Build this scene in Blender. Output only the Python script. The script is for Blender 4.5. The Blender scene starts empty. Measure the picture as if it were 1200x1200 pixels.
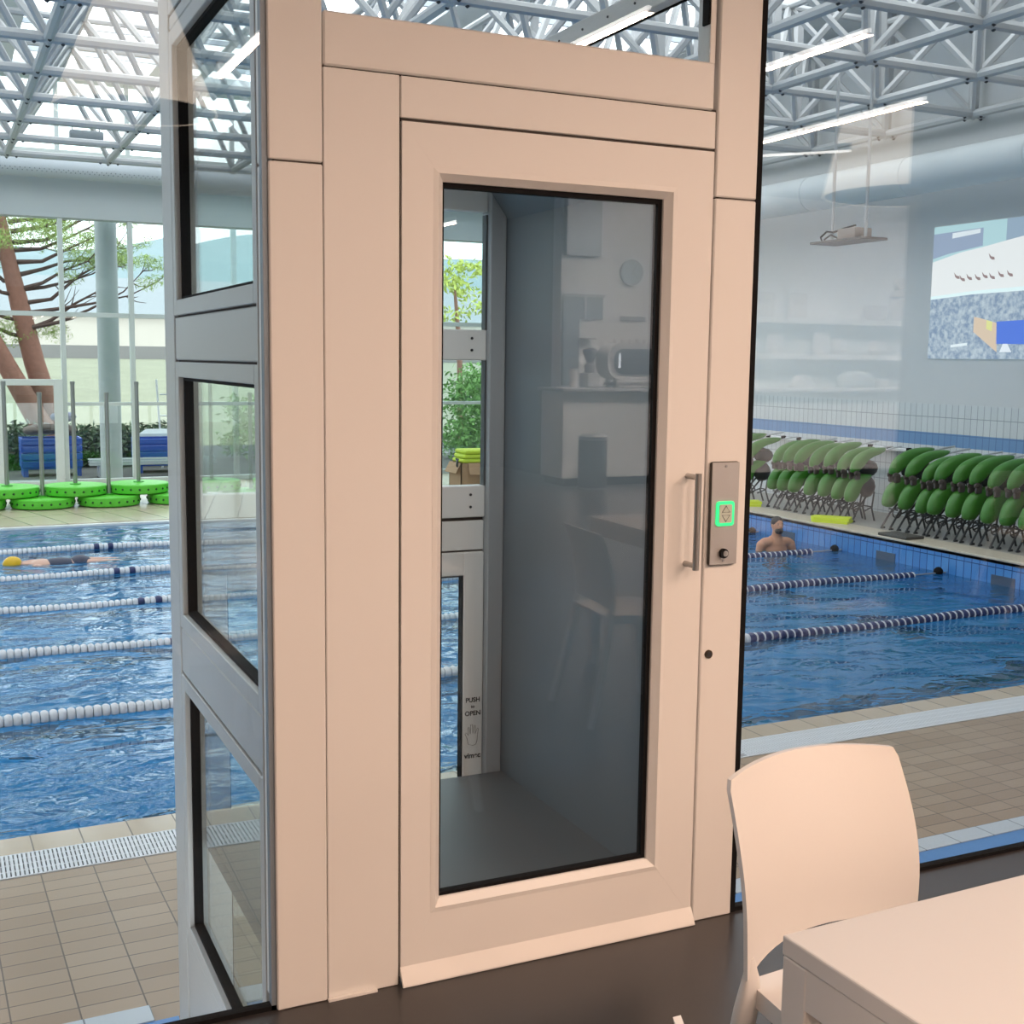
import bpy, bmesh, math, random
from mathutils import Vector, Matrix
random.seed(7)
PI = math.pi
scn = bpy.context.scene
COL = scn.collection

# ------------------------------------------------------------------ camera
cam_d = bpy.data.cameras.new('camera'); cam = bpy.data.objects.new('camera', cam_d); COL.objects.link(cam)
F = Vector((0.42198871, 0.89819544, -0.12316848)); R = Vector((0.9056872, -0.42375331, 0.01279942)); U = Vector((0.04069667, 0.11695333, 0.99230323))
cam.matrix_world = Matrix(((R.x, U.x, -F.x, 0), (R.y, U.y, -F.y, 0), (R.z, U.z, -F.z, 1.5), (0, 0, 0, 1)))
cam_d.sensor_fit = 'HORIZONTAL'; cam_d.sensor_width = 36; cam_d.lens = 1433.5 / 1200 * 36
cam_d.clip_start = 0.05; cam_d.clip_end = 600
scn.camera = cam

# ------------------------------------------------------------------ colour management, sky
scn.view_settings.view_transform = 'Standard'; scn.view_settings.look = 'None'
scn.view_settings.gamma = 1; scn.view_settings.use_curve_mapping = False
scn.view_settings.exposure = 0.0
SKY = 4.2
CAFE = 1.5
w = bpy.data.worlds.new('overcast_sky'); scn.world = w; w.use_nodes = True
nt = w.node_tree; bg = nt.nodes['Background']; bg.inputs[1].default_value = SKY
tc = nt.nodes.new('ShaderNodeTexCoord'); nz = nt.nodes.new('ShaderNodeTexNoise'); nz.inputs['Scale'].default_value = 2.2; nz.inputs['Detail'].default_value = 4
cr = nt.nodes.new('ShaderNodeValToRGB'); cr.color_ramp.elements[0].position = .3; cr.color_ramp.elements[1].position = .7
cr.color_ramp.elements[0].color = (.78, .85, .90, 1); cr.color_ramp.elements[1].color = (.92, .96, 1, 1)
nt.links.new(tc.outputs['Generated'], nz.inputs['Vector']); nt.links.new(nz.outputs['Fac'], cr.inputs['Fac']); nt.links.new(cr.outputs['Color'], bg.inputs[0])
try:
    scn.cycles.max_bounces = 10; scn.cycles.transparent_max_bounces = 24; scn.cycles.diffuse_bounces = 4
    scn.cycles.glossy_bounces = 5; scn.cycles.transmission_bounces = 8; scn.cycles.sample_clamp_indirect = 6
    scn.cycles.use_denoising = True
except Exception: pass

def area(name, loc, rot, sx, sy, energy, color, portal=False):
    l = bpy.data.lights.new(name, 'AREA'); l.shape = 'RECTANGLE'; l.size = sx; l.size_y = sy; l.energy = energy; l.color = color
    o = bpy.data.objects.new(name, l); o.location = loc; o.rotation_euler = rot; COL.objects.link(o)
    if portal: l.cycles.is_portal = True
    return o
# portals (they only guide sampling of the sky through the skylights and the glazed facade)
area('skylight_portal', (1.5, 15.5, 6.62), (0, 0, 0), 19, 19, 1, (1, 1, 1), True)
area('facade_portal', (2.5, 25.4, 1.6), (-PI/2, 0, 0), 21, 5.2, 1, (1, 1, 1), True)
WARM = (1.0, .66, .47)
LEDS = [  # x, y_near, y_far : suspended led profiles of the cafe at z 3.0
    (1.43, -1.50, .10), (2.81, -1.15, .62), (3.87, -1.0, .775), (5.11, -1.9, -.18), (3.87, -5.8, -4.2), (5.19, -8.2, -7.25), (-.10, -3.4, -.3), (-1.6, -2.6, .2)]  # last two are added, out of view, to brighten the lower left
for (x, a, b) in LEDS:
    area('led_profile_light', (x, (a + b) / 2, 2.975), (0, 0, 0), .05, b - a, (26 if x > 1 else 17) * CAFE * (b - a), WARM)
for x in (8.4, 11.2):
    area('added_shelf_fill', (x, -6.6, 3.5), (-.5, 0, 0), 1.8, .3, 470 * CAFE, (1, .85, .78))  # added lamps without fittings, to brighten the mirrored back wall

# ------------------------------------------------------------------ helpers
def s2l(r, g, b):
    f = lambda c: (c / 255) / 12.92 if c <= 10 else ((c / 255 + .055) / 1.055) ** 2.4
    return (f(r), f(g), f(b), 1)
MATS = {}
def mat(name, col, rough=.5, metal=0, bump=0, scale=40, var=0, emit=None, estr=0, spec=.5, coat=0):
    if name in MATS: return MATS[name]
    m = bpy.data.materials.new(name); m.use_nodes = True; n = m.node_tree.nodes; l = m.node_tree.links
    p = n['Principled BSDF']; p.inputs['Base Color'].default_value = (*col[:3], 1); p.inputs['Roughness'].default_value = rough; p.inputs['Metallic'].default_value = metal
    p.inputs['Specular IOR Level'].default_value = spec; p.inputs['Coat Weight'].default_value = coat
    if bump or var:
        t = n.new('ShaderNodeTexCoord'); z = n.new('ShaderNodeTexNoise'); z.inputs['Scale'].default_value = scale; z.inputs['Detail'].default_value = 4
        l.new(t.outputs['Object'], z.inputs['Vector'])
        if bump:
            b = n.new('ShaderNodeBump'); b.inputs['Strength'].default_value = bump; b.inputs['Distance'].default_value = .004
            l.new(z.outputs['Fac'], b.inputs['Height']); l.new(b.outputs['Normal'], p.inputs['Normal'])
        if var:
            x = n.new('ShaderNodeMix'); x.data_type = 'RGBA'
            x.inputs[6].default_value = tuple(c * (1 - var) for c in col[:3]) + (1,); x.inputs[7].default_value = tuple(min(1, c * (1 + var)) for c in col[:3]) + (1,)
            l.new(z.outputs['Fac'], x.inputs[0]); l.new(x.outputs[2], p.inputs['Base Color'])
    if emit: p.inputs['Emission Color'].default_value = (*emit[:3], 1); p.inputs['Emission Strength'].default_value = estr
    MATS[name] = m; return m
def glass(name, tint=(.93, .97, .96), k=1.0, base=.04, rough=0):
    if name in MATS: return MATS[name]
    m = bpy.data.materials.new(name); m.use_nodes = True; n = m.node_tree.nodes; l = m.node_tree.links; n.clear()
    out = n.new('ShaderNodeOutputMaterial'); mx = n.new('ShaderNodeMixShader'); tr = n.new('ShaderNodeBsdfTransparent'); gl = n.new('ShaderNodeBsdfGlossy')
    tr.inputs[0].default_value = (*tint, 1); gl.inputs['Roughness'].default_value = rough
    lw = n.new('ShaderNodeLayerWeight'); lw.inputs['Blend'].default_value = .5
    pw = n.new('ShaderNodeMath'); pw.operation = 'POWER'; pw.inputs[1].default_value = 5
    mr = n.new('ShaderNodeMapRange'); mr.inputs['To Min'].default_value = base * k; mr.inputs['To Max'].default_value = .96
    l.new(lw.outputs['Facing'], pw.inputs[0]); l.new(pw.outputs[0], mr.inputs['Value']); l.new(mr.outputs[0], mx.inputs[0])
    l.new(tr.outputs[0], mx.inputs[1]); l.new(gl.outputs[0], mx.inputs[2]); l.new(mx.outputs[0], out.inputs[0])
    MATS[name] = m; return m
def tiles(name, c1, c2, mortar, bw, rh, ms, axes='xy', rot=0, rough=.35, offset=0.0, bump=.3):
    if name in MATS: return MATS[name]
    m = bpy.data.materials.new(name); m.use_nodes = True; n = m.node_tree.nodes; l = m.node_tree.links; p = n['Principled BSDF']; p.inputs['Roughness'].default_value = rough
    g = n.new('ShaderNodeNewGeometry'); sp = n.new('ShaderNodeSeparateXYZ'); cb = n.new('ShaderNodeCombineXYZ')
    l.new(g.outputs['Position'], sp.inputs[0])
    for i, a in enumerate(axes): l.new(sp.outputs['xyz'.index(a)], cb.inputs[i])
    mp = n.new('ShaderNodeMapping'); mp.inputs['Rotation'].default_value = (0, 0, -rot); mp.inputs['Location'].default_value = (20, 20, 0)
    br = n.new('ShaderNodeTexBrick'); br.offset = offset; br.squash = 1; br.inputs['Scale'].default_value = 1; br.inputs['Brick Width'].default_value = bw; br.inputs['Row Height'].default_value = rh
    br.inputs['Mortar Size'].default_value = ms; br.inputs['Mortar Smooth'].default_value = .2
    br.inputs['Color1'].default_value = (*c1[:3], 1); br.inputs['Color2'].default_value = (*c2[:3], 1); br.inputs['Mortar'].default_value = (*mortar[:3], 1)
    l.new(cb.outputs[0], mp.inputs[0]); l.new(mp.outputs[0], br.inputs['Vector']); l.new(br.outputs['Color'], p.inputs['Base Color'])
    b = n.new('ShaderNodeBump'); b.invert = True; b.inputs['Strength'].default_value = bump; b.inputs['Distance'].default_value = .003
    l.new(br.outputs['Fac'], b.inputs['Height']); l.new(b.outputs[0], p.inputs['Normal'])
    MATS[name] = m; return m

class B:
    """collects shapes in one bmesh"""
    def __init__(s): s.bm = bmesh.new()
    def box(s, x0, x1, y0, y1, z0, z1, bev=0, seg=1):
        r = bmesh.ops.create_cube(s.bm, size=1.0); vs = r['verts']
        for v in vs: v.co = Vector(((x0 + x1) / 2 + v.co.x * (x1 - x0), (y0 + y1) / 2 + v.co.y * (y1 - y0), (z0 + z1) / 2 + v.co.z * (z1 - z0)))
        if bev:
            es = list({e for v in vs for e in v.link_edges})
            bmesh.ops.bevel(s.bm, geom=es, offset=bev, segments=seg, affect='EDGES', profile=.5)
        return s
    def quad(s, *pts):
        s.bm.faces.new([s.bm.verts.new(p) for p in pts]); return s
    def tube(s, pts, r, seg=8, cap=True, closed=False):
        pts = [Vector(p) for p in pts]; rs = r if isinstance(r, (list, tuple)) else [r] * len(pts)
        n = len(pts); rings = []; up = None
        for i, p in enumerate(pts):
            if closed: d = pts[(i + 1) % n] - pts[i - 1]
            else: d = pts[min(i + 1, n - 1)] - pts[max(i - 1, 0)]
            d.normalize()
            if up is None: up = Vector((0, 0, 1)) if abs(d.z) < .9 else Vector((1, 0, 0))
            a = d.cross(up); a.normalize(); b = a.cross(d); up = b
            rings.append([s.bm.verts.new(p + (a * math.cos(2*PI*k/seg) + b * math.sin(2*PI*k/seg)) * rs[i]) for k in range(seg)])
        for i in range(n if closed else n - 1):
            A, C = rings[i], rings[(i + 1) % n]
            for k in range(seg): s.bm.faces.new((A[k], A[(k+1) % seg], C[(k+1) % seg], C[k]))
        if cap and not closed:
            s.bm.faces.new(rings[0][::-1]); s.bm.faces.new(rings[-1])
        return s
    def cyl(s, a, b, r, seg=16): return s.tube([a, b], r, seg)
    def lathe(s, prof, c=(0, 0, 0), seg=24, ax='z', cap=True):
        rings = []
        for (r, z) in prof:
            ring = []
            for k in range(seg):
                ca, sa = r * math.cos(2*PI*k/seg), r * math.sin(2*PI*k/seg)
                p = (ca, sa, z) if ax == 'z' else ((ca, z, sa) if ax == 'y' else (z, ca, sa))
                ring.append(s.bm.verts.new((c[0] + p[0], c[1] + p[1], c[2] + p[2])))
            rings.append(ring)
        for i in range(len(rings) - 1):
            for k in range(seg): s.bm.faces.new((rings[i][k], rings[i][(k+1) % seg], rings[i+1][(k+1) % seg], rings[i+1][k]))
        if cap and prof[0][0] > 1e-4: s.bm.faces.new(rings[0][::-1])
        if cap and prof[-1][0] > 1e-4: s.bm.faces.new(rings[-1])
        return s
    def prism(s, pts, ax, a, b):
        def P(u, v, t): return {'x': (t, u, v), 'y': (u, t, v), 'z': (u, v, t)}[ax]
        A = [s.bm.verts.new(P(u, v, a)) for u, v in pts]; C = [s.bm.verts.new(P(u, v, b)) for u, v in pts]
        n = len(pts)
        s.bm.faces.new(A[::-1]); s.bm.faces.new(C)
        for i in range(n): s.bm.faces.new((A[i], A[(i+1) % n], C[(i+1) % n], C[i]))
        return s
    def ball(s, c, r, sub=2, M=None):
        rr = r if isinstance(r, (tuple, list)) else (r, r, r)
        v = bmesh.ops.create_icosphere(s.bm, subdivisions=sub, radius=1)['verts']
        for q in v:
            p = Vector((q.co.x * rr[0], q.co.y * rr[1], q.co.z * rr[2]))
            if M: p = M @ p
            q.co = p + Vector(c)
        return s
    def mesh(s, name, smooth=False, ang=40):
        bmesh.ops.recalc_face_normals(s.bm, faces=s.bm.faces[:])
        me = bpy.data.meshes.new(name); s.bm.to_mesh(me); s.bm.free()
        if smooth:
            for p in me.polygons: p.use_smooth = True
            try: me.set_sharp_from_angle(angle=math.radians(ang))
            except Exception: pass
        return me

OFF = {}
def wimat(parent):
    return Matrix.Translation(-OFF[parent.name]) if parent.name in OFF else Matrix.Identity(4)
def obj(name, b, m, parent=None, smooth=False, label=None, ang=40):
    me = b if isinstance(b, bpy.types.Mesh) else b.mesh(name, smooth, ang)
    o = bpy.data.objects.new(name, me); COL.objects.link(o)
    if m is not None and not me.materials:
        me.materials.append(m)
    if parent is not None:
        o.parent = parent; o.matrix_parent_inverse = wimat(parent)
    if label: o['label'] = label
    return o
def tag(o, label, cat, group=None, kind=None):
    o['label'] = label; o['category'] = cat
    if group: o['group'] = group
    if kind: o['kind'] = kind
    return o
def thing(name, label, cat, loc=(0, 0, 0), group=None):
    o = bpy.data.objects.new(name, None); COL.objects.link(o); o.location = loc; o.empty_display_size = .1
    OFF[o.name] = Vector(loc)
    return tag(o, label, cat, group)
def single(name, b, m, label, cat, group=None, smooth=False, kind=None):
    o = obj(name, b, m, None, smooth)
    vs = o.data.vertices; xs = [v.co.x for v in vs]; ys = [v.co.y for v in vs]; zs = [v.co.z for v in vs]
    c = Vector(((min(xs) + max(xs)) / 2, (min(ys) + max(ys)) / 2, min(zs)))
    o.data.transform(Matrix.Translation(-c)); o.location = c
    return tag(o, label, cat, group, kind)
def struct(name, b, m, label, cat='structure', parent=None, smooth=False):
    o = obj(name, b, m, parent, smooth)
    if parent is None: o['kind'] = 'structure'; o['label'] = label; o['category'] = cat
    return o
def dup(root, loc, rotz=0, label=None, group=None, scale=1):
    r = root.copy(); COL.objects.link(r); r.location = loc; r.rotation_euler = (0, 0, rotz); r.scale = (scale,) * 3
    if label: r['label'] = label
    if group: r['group'] = group
    for ch in list(root.children):
        c = ch.copy(); COL.objects.link(c); c.parent = r
        for g in ch.children:
            d = g.copy(); COL.objects.link(d); d.parent = c
    return r
def to_px(p):
    d = Vector(p) - Vector((0, 0, 1.5)); z = d.dot(F)
    if z < .1: return (-9999, -9999)
    return (600 + 1433.5 * d.dot(R) / z, 600 - 1433.5 * d.dot(U) / z)
def frame2(b, x0, x1, z0, z1, wl, wr, wb, wt, y0, y1, bev=.002):   # a rectangular frame in an xz plane
    b.box(x0, x0 + wl, y0, y1, z0, z1, bev); b.box(x1 - wr, x1, y0, y1, z0, z1, bev)
    b.box(x0 + wl, x1 - wr, y0, y1, z1 - wt, z1, bev); b.box(x0 + wl, x1 - wr, y0, y1, z0, z0 + wb, bev); return b
def frame_y(b, y0, y1, z0, z1, w, x0, x1, bev=.002):              # the same in a yz plane
    b.box(x0, x1, y0, y0 + w, z0, z1, bev); b.box(x0, x1, y1 - w, y1, z0, z1, bev)
    b.box(x0, x1, y0 + w, y1 - w, z1 - w, z1, bev); b.box(x0, x1, y0 + w, y1 - w, z0, z0 + w, bev); return b

# ------------------------------------------------------------------ materials
PAINT = mat('white_powder_coat', (.80, .80, .79), .42, 0, .12, 900)
ALU = mat('grey_aluminium', (.52, .55, .57), .38, .3)
STEEL = mat('brushed_steel', (.45, .44, .43), .38, .9, .05, 200)
BLACK = mat('black_rubber', (.008, .008, .009), .8, spec=.12)
GAP = mat('dark_gap', (.05, .04, .035), .8)
GLASS = glass('clear_glass')
CAFEGLASS = glass('cafe_glass', (.955, .965, .96), 1.25)
FGLASS = glass('facade_glass', (.93, .97, .96), .7)
LIFTPANEL = mat('grey_lift_laminate', (.145, .163, .182), .42, 0, .03, 300, spec=.35)
LIFTFLOOR = mat('dark_lift_floor', (.10, .105, .11), .35, 0, .3, 500)
CFLOOR = mat('dark_resin_floor', (.040, .037, .0375), .30, 0, .05, 3, .18)
WHITE = mat('white_plaster', (.78, .79, .79), .8, 0, .05, 20)
HALLW = mat('hall_plaster', (.60, .615, .62), .7, 0, .05, 12, .03)
TRUSS = mat('white_steel_tube', (.46, .47, .475), .45)
HUB = mat('node_steel', (.30, .31, .32), .45, .3)
BOLT = mat('dark_bolt', (.03, .03, .035), .5)
ROT = .028
yp = lambda y, x: y + ROT * (x - 1)
DECK = tiles('beige_deck_tiles', s2l(168, 145, 120), s2l(154, 130, 105), s2l(96, 80, 66), .2475, .117, .0035, 'xy', ROT, .30)
COPING = tiles('coping_tiles', s2l(190, 172, 148), s2l(178, 160, 136), s2l(104, 90, 76), .2475, 3, .004, 'xy', ROT, .12)
BLUET = tiles('blue_pool_tiles', s2l(80, 142, 205), s2l(70, 130, 196), s2l(40, 72, 120), .125, .245, .006, 'yz', 0, .2)
POOLF = tiles('pool_floor_tiles', s2l(110, 190, 235), s2l(100, 182, 230), s2l(74, 150, 205), .25, .12, .004, 'xy', ROT, .4)
WTILE = tiles('white_wall_tiles', s2l(205, 210, 212), s2l(198, 203, 206), s2l(150, 155, 160), .12, .25, .006, 'yz', 0, .3)
BAND = tiles('blue_band_tiles', s2l(110, 148, 192), s2l(104, 142, 187), s2l(84, 116, 158), .12, .25, .006, 'yz', 0, .3)
KERBB = mat('kerb_blue_tile', s2l(80, 138, 200), .3)
KERBW = tiles('kerb_white_tile', s2l(196, 205, 212), s2l(186, 196, 205), s2l(120, 128, 136), .2475, 3, .004, 'xy', ROT, .3)

# ------------------------------------------------------------------ water
def water_mat():
    m = bpy.data.materials.new('pool_water'); m.use_nodes = True; n = m.node_tree.nodes; l = m.node_tree.links; n.clear()
    out = n.new('ShaderNodeOutputMaterial'); mx = n.new('ShaderNodeMixShader'); rf = n.new('ShaderNodeBsdfRefraction'); gl = n.new('ShaderNodeBsdfGlossy')
    rf.inputs['IOR'].default_value = 1.33; rf.inputs['Roughness'].default_value = 0; rf.inputs['Color'].default_value = (.55, .90, 1, 1); gl.inputs['Roughness'].default_value = .0
    g = n.new('ShaderNodeNewGeometry'); mp = n.new('ShaderNodeMapping'); mp.inputs['Scale'].default_value = (.65, 1.0, 1)
    l.new(g.outputs['Position'], mp.inputs[0])
    a = n.new('ShaderNodeTexNoise'); a.inputs['Scale'].default_value = 1.6; a.inputs['Detail'].default_value = 1; a.inputs['Distortion'].default_value = .6
    c = n.new('ShaderNodeTexNoise'); c.inputs['Scale'].default_value = 5.0; c.inputs['Detail'].default_value = 2; c.inputs['Distortion'].default_value = .8
    l.new(mp.outputs[0], a.inputs['Vector']); l.new(mp.outputs[0], c.inputs['Vector'])
    ad = n.new('ShaderNodeMath'); ad.operation = 'MULTIPLY_ADD'; ad.inputs[1].default_value = .30; l.new(c.outputs['Fac'], ad.inputs[0]); l.new(a.outputs['Fac'], ad.inputs[2])
    b = n.new('ShaderNodeBump'); b.inputs['Strength'].default_value = 1; b.inputs['Distance'].default_value = .075; l.new(ad.outputs[0], b.inputs['Height'])
    fr = n.new('ShaderNodeFresnel'); fr.inputs['IOR'].default_value = 1.33; l.new(b.outputs[0], fr.inputs['Normal'])
    l.new(b.outputs[0], rf.inputs['Normal']); l.new(b.outputs[0], gl.inputs['Normal'])
    df = n.new('ShaderNodeBsdfDiffuse'); df.inputs[0].default_value = (*s2l(36, 118, 172)[:3], 1)
    m2 = n.new('ShaderNodeMixShader'); m2.inputs[0].default_value = .28; l.new(rf.outputs[0], m2.inputs[1]); l.new(df.outputs[0], m2.inputs[2])
    l.new(fr.outputs[0], mx.inputs[0]); l.new(m2.outputs[0], mx.inputs[1]); l.new(gl.outputs[0], mx.inputs[2]); l.new(mx.outputs[0], out.inputs[0])
    return m
WATER = water_mat()

# ================================================================== SETTING: pool hall
X0, XP, XW = -9.0, 11.4, 13.3          # left end of hall, end of pool, end wall
ZD, ZE, ZW = -1.05, -.78, -1.09        # deck, raised end deck, water
YF = 25.5
def slab(b, x0, x1, ya, yb, z0, z1):   # a slab whose long edges follow the pool
    p = [(x0, yp(ya, x0)), (x1, yp(ya, x1)), (x1, yp(yb, x1)), (x0, yp(yb, x0))]
    return b.prism(p, 'z', z0, z1)
YE = 6.77
b = B(); b.prism([(X0, 2.66), (XW, 2.66), (XW, yp(6.22, XW)), (X0, yp(6.22, X0))], 'z', ZD - .3, ZD); struct('floor_pool_deck', b, DECK, 'beige tiled pool deck between cafe glass and pool', 'floor')
struct('trim_coping', slab(B(), X0, XP, 6.54, YE, ZD - .3, ZD), COPING, 'wet beige coping tiles along near pool edge', 'trim')
b = slab(B(), X0, XP, 6.225, 6.535, ZD - .3, ZD - .02)
struct('trim_gutter', b, mat('gutter_base', (.52, .55, .58), .5), 'gutter channel under white overflow grating', 'trim')
b = B(); x = -1.0
while x < 11.3:
    if (to_px((x, 6.4, ZD))[0] < 330 or to_px((x, 6.6, ZD))[0] > 850):
        b.prism([(x, yp(6.23, x)), (x + .014, yp(6.23, x)), (x + .014, yp(6.53, x)), (x, yp(6.53, x))], 'z', ZD - .019, ZD + .004)
    x += .021
for yy in (6.23, 6.30, 6.38, 6.455, 6.52): slab(b, X0, XP, yy, yy + .012, ZD - .019, ZD + .003)
single('overflow_grating', b, mat('white_plastic_grating', (.72, .75, .78), .4), 'white slatted overflow grating running along the near pool edge', 'grating')
b = B(); b.prism([(X0, yp(19.5, X0)), (XW, yp(19.5, XW)), (XW, YF + .6), (X0, YF + .6)], 'z', ZD - .3, ZD); struct('floor_far_deck', b, tiles('far_deck_tiles', s2l(196, 184, 160), s2l(184, 172, 148), s2l(120, 108, 94), .5, 2.2, .01, 'xy', .25, .25), 'beige far pool deck below the glazed facade', 'floor')
struct('trim_far_coping', slab(B(), X0, XP, 19.35, 19.5, ZD - .3, ZD - .01), mat('white_coping', (.78, .80, .80), .2), 'white coping at far pool edge', 'trim')
b = B(); b.box(XP, XW, yp(YE, XP) - .2, yp(19.5, XP) + .02, ZE - .06, ZE); struct('floor_end_deck', b, mat('grey_end_deck', s2l(150, 146, 138), .4, 0, .1, 8, .06), 'raised grey deck at the end of the pool', 'floor')
b = B(); b.box(XP - .03, XP + .42, yp(YE, XP) - .2, yp(19.5, XP) + .02, ZE - .02, ZE + .012, .006); struct('trim_end_coping', b, mat('beige_end_coping', s2l(196, 184, 164), .35, 0, .1, 5, .05), 'beige coping on top of the blue tiled end wall of the pool', 'trim')
b = B(); b.box(XP, XP + .2, yp(YE, XP), yp(19.5, XP), -2.5, ZE - .02); struct('wall_pool_end', b, BLUET, 'blue tiled end wall of the pool', 'wall')
b = B(); b.prism([(X0, yp(YE, X0)), (XP, yp(YE, XP)), (XP, yp(19.5, XP)), (X0, yp(19.5, X0))], 'z', -2.6, -2.45); struct('floor_pool', b, POOLF, 'blue tiled floor of the pool', 'floor')
b = B(); slab(b, X0, XP, YE - .1, YE, -2.45, ZD - .02); struct('wall_pool_near', b, POOLF, 'blue near wall of the pool', 'wall')
b = B(); slab(b, X0, XP, 19.45, 19.5, -2.45, ZD - .02); struct('wall_pool_far', b, POOLF, 'blue far wall of the pool', 'wall')
DARKL = mat('black_lane_tiles', (.008, .012, .018), .4)
for yy in (8.05, 10.15, 12.15, 14.15, 16.1, 18.2):
    b = slab(B(), X0, XP - 2, yy - .14, yy + .14, -2.45, -2.44); b.prism([(XP - 2, yp(yy, 9) - .5), (XP - 1.7, yp(yy, 9) - .5), (XP - 1.7, yp(yy, 9) + .5), (XP - 2, yp(yy, 9) + .5)], 'z', -2.45, -2.44)
    struct('trim_lane_line', b, DARKL, 'black lane line on the pool floor', 'lane line')
for yy in (10.5, 12.5, 14.6):
    b = B(); b.box(XP - .008, XP, yy - .18, yy + .18, -1.9, -.98); struct('trim_wall_target', b, mat('grey_target_tiles', s2l(70, 84, 104), .4), 'dark tiled lane target on the pool end wall', 'lane target')
b = B(); b.quad((X0, yp(YE, X0), ZW), (XP, yp(YE, XP), ZW), (XP, yp(19.5, XP), ZW), (X0, yp(19.5, X0), ZW))
struct('pool_water', b, WATER, 'rippled blue pool water reflecting the windows', 'water')
# kerb at the cafe foot
struct('trim_kerb_white', slab(B(), .9 - 9.5, .66, 4.58, 4.70, ZD, ZD + .02), KERBW, 'white tiled kerb below left cafe glass', 'trim')
struct('trim_kerb_blue', slab(B(), -8.6, .75, 4.34, 4.58, ZD, ZD + .015), KERBB, 'blue tiled kerb below left cafe glass', 'trim')
struct('trim_kerb_white', slab(B(), 3.0, XW, 4.55, 4.68, ZD, ZD + .02), KERBW, 'white tiled kerb below right cafe glass', 'trim')
struct('trim_kerb_blue', slab(B(), 3.0, XW, 4.28, 4.55, ZD, ZD + .015), KERBB, 'blue tiled kerb below right cafe glass', 'trim')
# end wall x = XW
b = B(); b.box(XW, XW + .3, 2.66, YF + .3, .94, 6.9); struct('wall_end', b, HALLW, 'pale plaster end wall of the pool hall', 'wall')
b = B(); b.box(XW - .01, XW + .3, 2.66, YF + .3, .52, .94); struct('wall_end_tiles', b, WTILE, 'white tile band on end wall', 'wall')
b = B(); b.box(XW - .01, XW + .3, 2.66, YF + .3, .33, .52); struct('wall_end_band', b, BAND, 'blue tile band on end wall', 'wall')
b = B(); b.box(XW - .01, XW + .3, 2.66, YF + .3, -1.1, .33); struct('wall_end_lower_tiles', b, WTILE, 'white tiles below the blue band', 'wall')
b = B(); b.box(X0 - .3, X0, 2.66, YF + .3, -1.1, 6.9); struct('wall_left', b, HALLW, 'plain left wall of the pool hall', 'wall')
# near wall of the hall above the cafe
b = B(); b.box(X0, XW, 2.66, 2.9, 3.75, 6.9); struct('wall_near', b, HALLW, 'plaster wall of the hall above the cafe glass', 'wall')
# roof with skylights
b = B(); b.box(X0, XW + .3, 2.66, 6.0, 6.7, 6.9); b.box(11.7, XW + .3, 6.0, YF + .3, 6.7, 6.9); b.box(X0, 11.7, 24.9, YF + .3, 6.7, 6.9)
for k in range(5):
    x = -7.2 + k * 3.38 + .9
    b.box(x, x + 1.0, 6.0, 24.9, 6.7, 6.9)
struct('ceiling_hall', b, mat('hall_ceiling', (.62, .65, .67), .7), 'white hall roof with long skylights', 'ceiling')
SKYF = mat('skylight_bar', (.5, .55, .6), .5)
b = B()
for k in range(10): b.box(X0, 11.7, 6.4 + k * 1.9, 6.46 + k * 1.9, 6.72, 6.8)
struct('trim_skylight_bars', b, SKYF, 'thin glazing bars across the skylights', 'trim')

# facade
b = B(); b.box(X0, XW, YF - .1, YF + .25, 4.10, 4.95, .01); struct('wall_facade_beam', b, mat('beam_paint', (.50, .54, .55), .5, 0, .05, 10), 'grey white beam above the facade windows', 'wall')
b = B(); b.box(X0, XW, YF - .05, YF + .25, 4.95, 5.3, .01); struct('trim_facade_ledge', b, HALLW, 'white ledge under the clerestory', 'trim')
MUL = mat('pale_green_mullion', (.58, .63, .61), .4)
nwin = 4
for k in range(-8, 9):
    x = 2.27 + 1.3 * k
    if x > XW - .1: break
    x1 = min(x + 1.3, XW)
    b = B(); b.box(x - .045, x + .045, YF - .08, YF + .08, ZD, 4.10, .004)
    b.box(x + .045, x1 - .045, YF - .04, YF + .04, 2.23, 2.32, .003); b.box(x + .045, x1 - .045, YF - .05, YF + .05, ZD, ZD + .1, .003)
    if k != -1: b.box(x + .045, x1 - .045, YF - .04, YF + .04, .5, .57, .003)
    o = struct('window_%d' % nwin, b, MUL, 'glazed facade bay of the pool hall', 'window'); nwin += 1
    g = B(); g.box(x + .03, x1 - .03, YF - .008, YF + .008, ZD + .05, 4.1); obj('pane', g, FGLASS, o)
    b = B(); b.box(x - .04, x + .04, YF - .05, YF + .05, 5.3, 6.7); b.box(x + .04, x1 - .04, YF - .04, YF + .04, 5.3, 5.38)
    o = struct('window_%d' % nwin, b, MUL, 'clerestory bay of the pool hall', 'window'); nwin += 1
    g = B(); g.box(x + .04, x1 - .04, YF - .006, YF + .006, 5.38, 6.7); obj('pane', g, FGLASS, o)
b = B(); frame2(b, 1.02, 2.22, ZD + .01, 1.02, .1, .16, .08, .12, YF - .16, YF - .085, .004)
d1 = struct('door_1', b, mat('door_frame_paint', (.68, .72, .70), .4), 'white framed glazed door in the facade', 'door')
b = B(); b.box(1.12, 2.06, YF - .13, YF - .118, ZD + .09, .9); obj('pane', b, FGLASS, d1)

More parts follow.
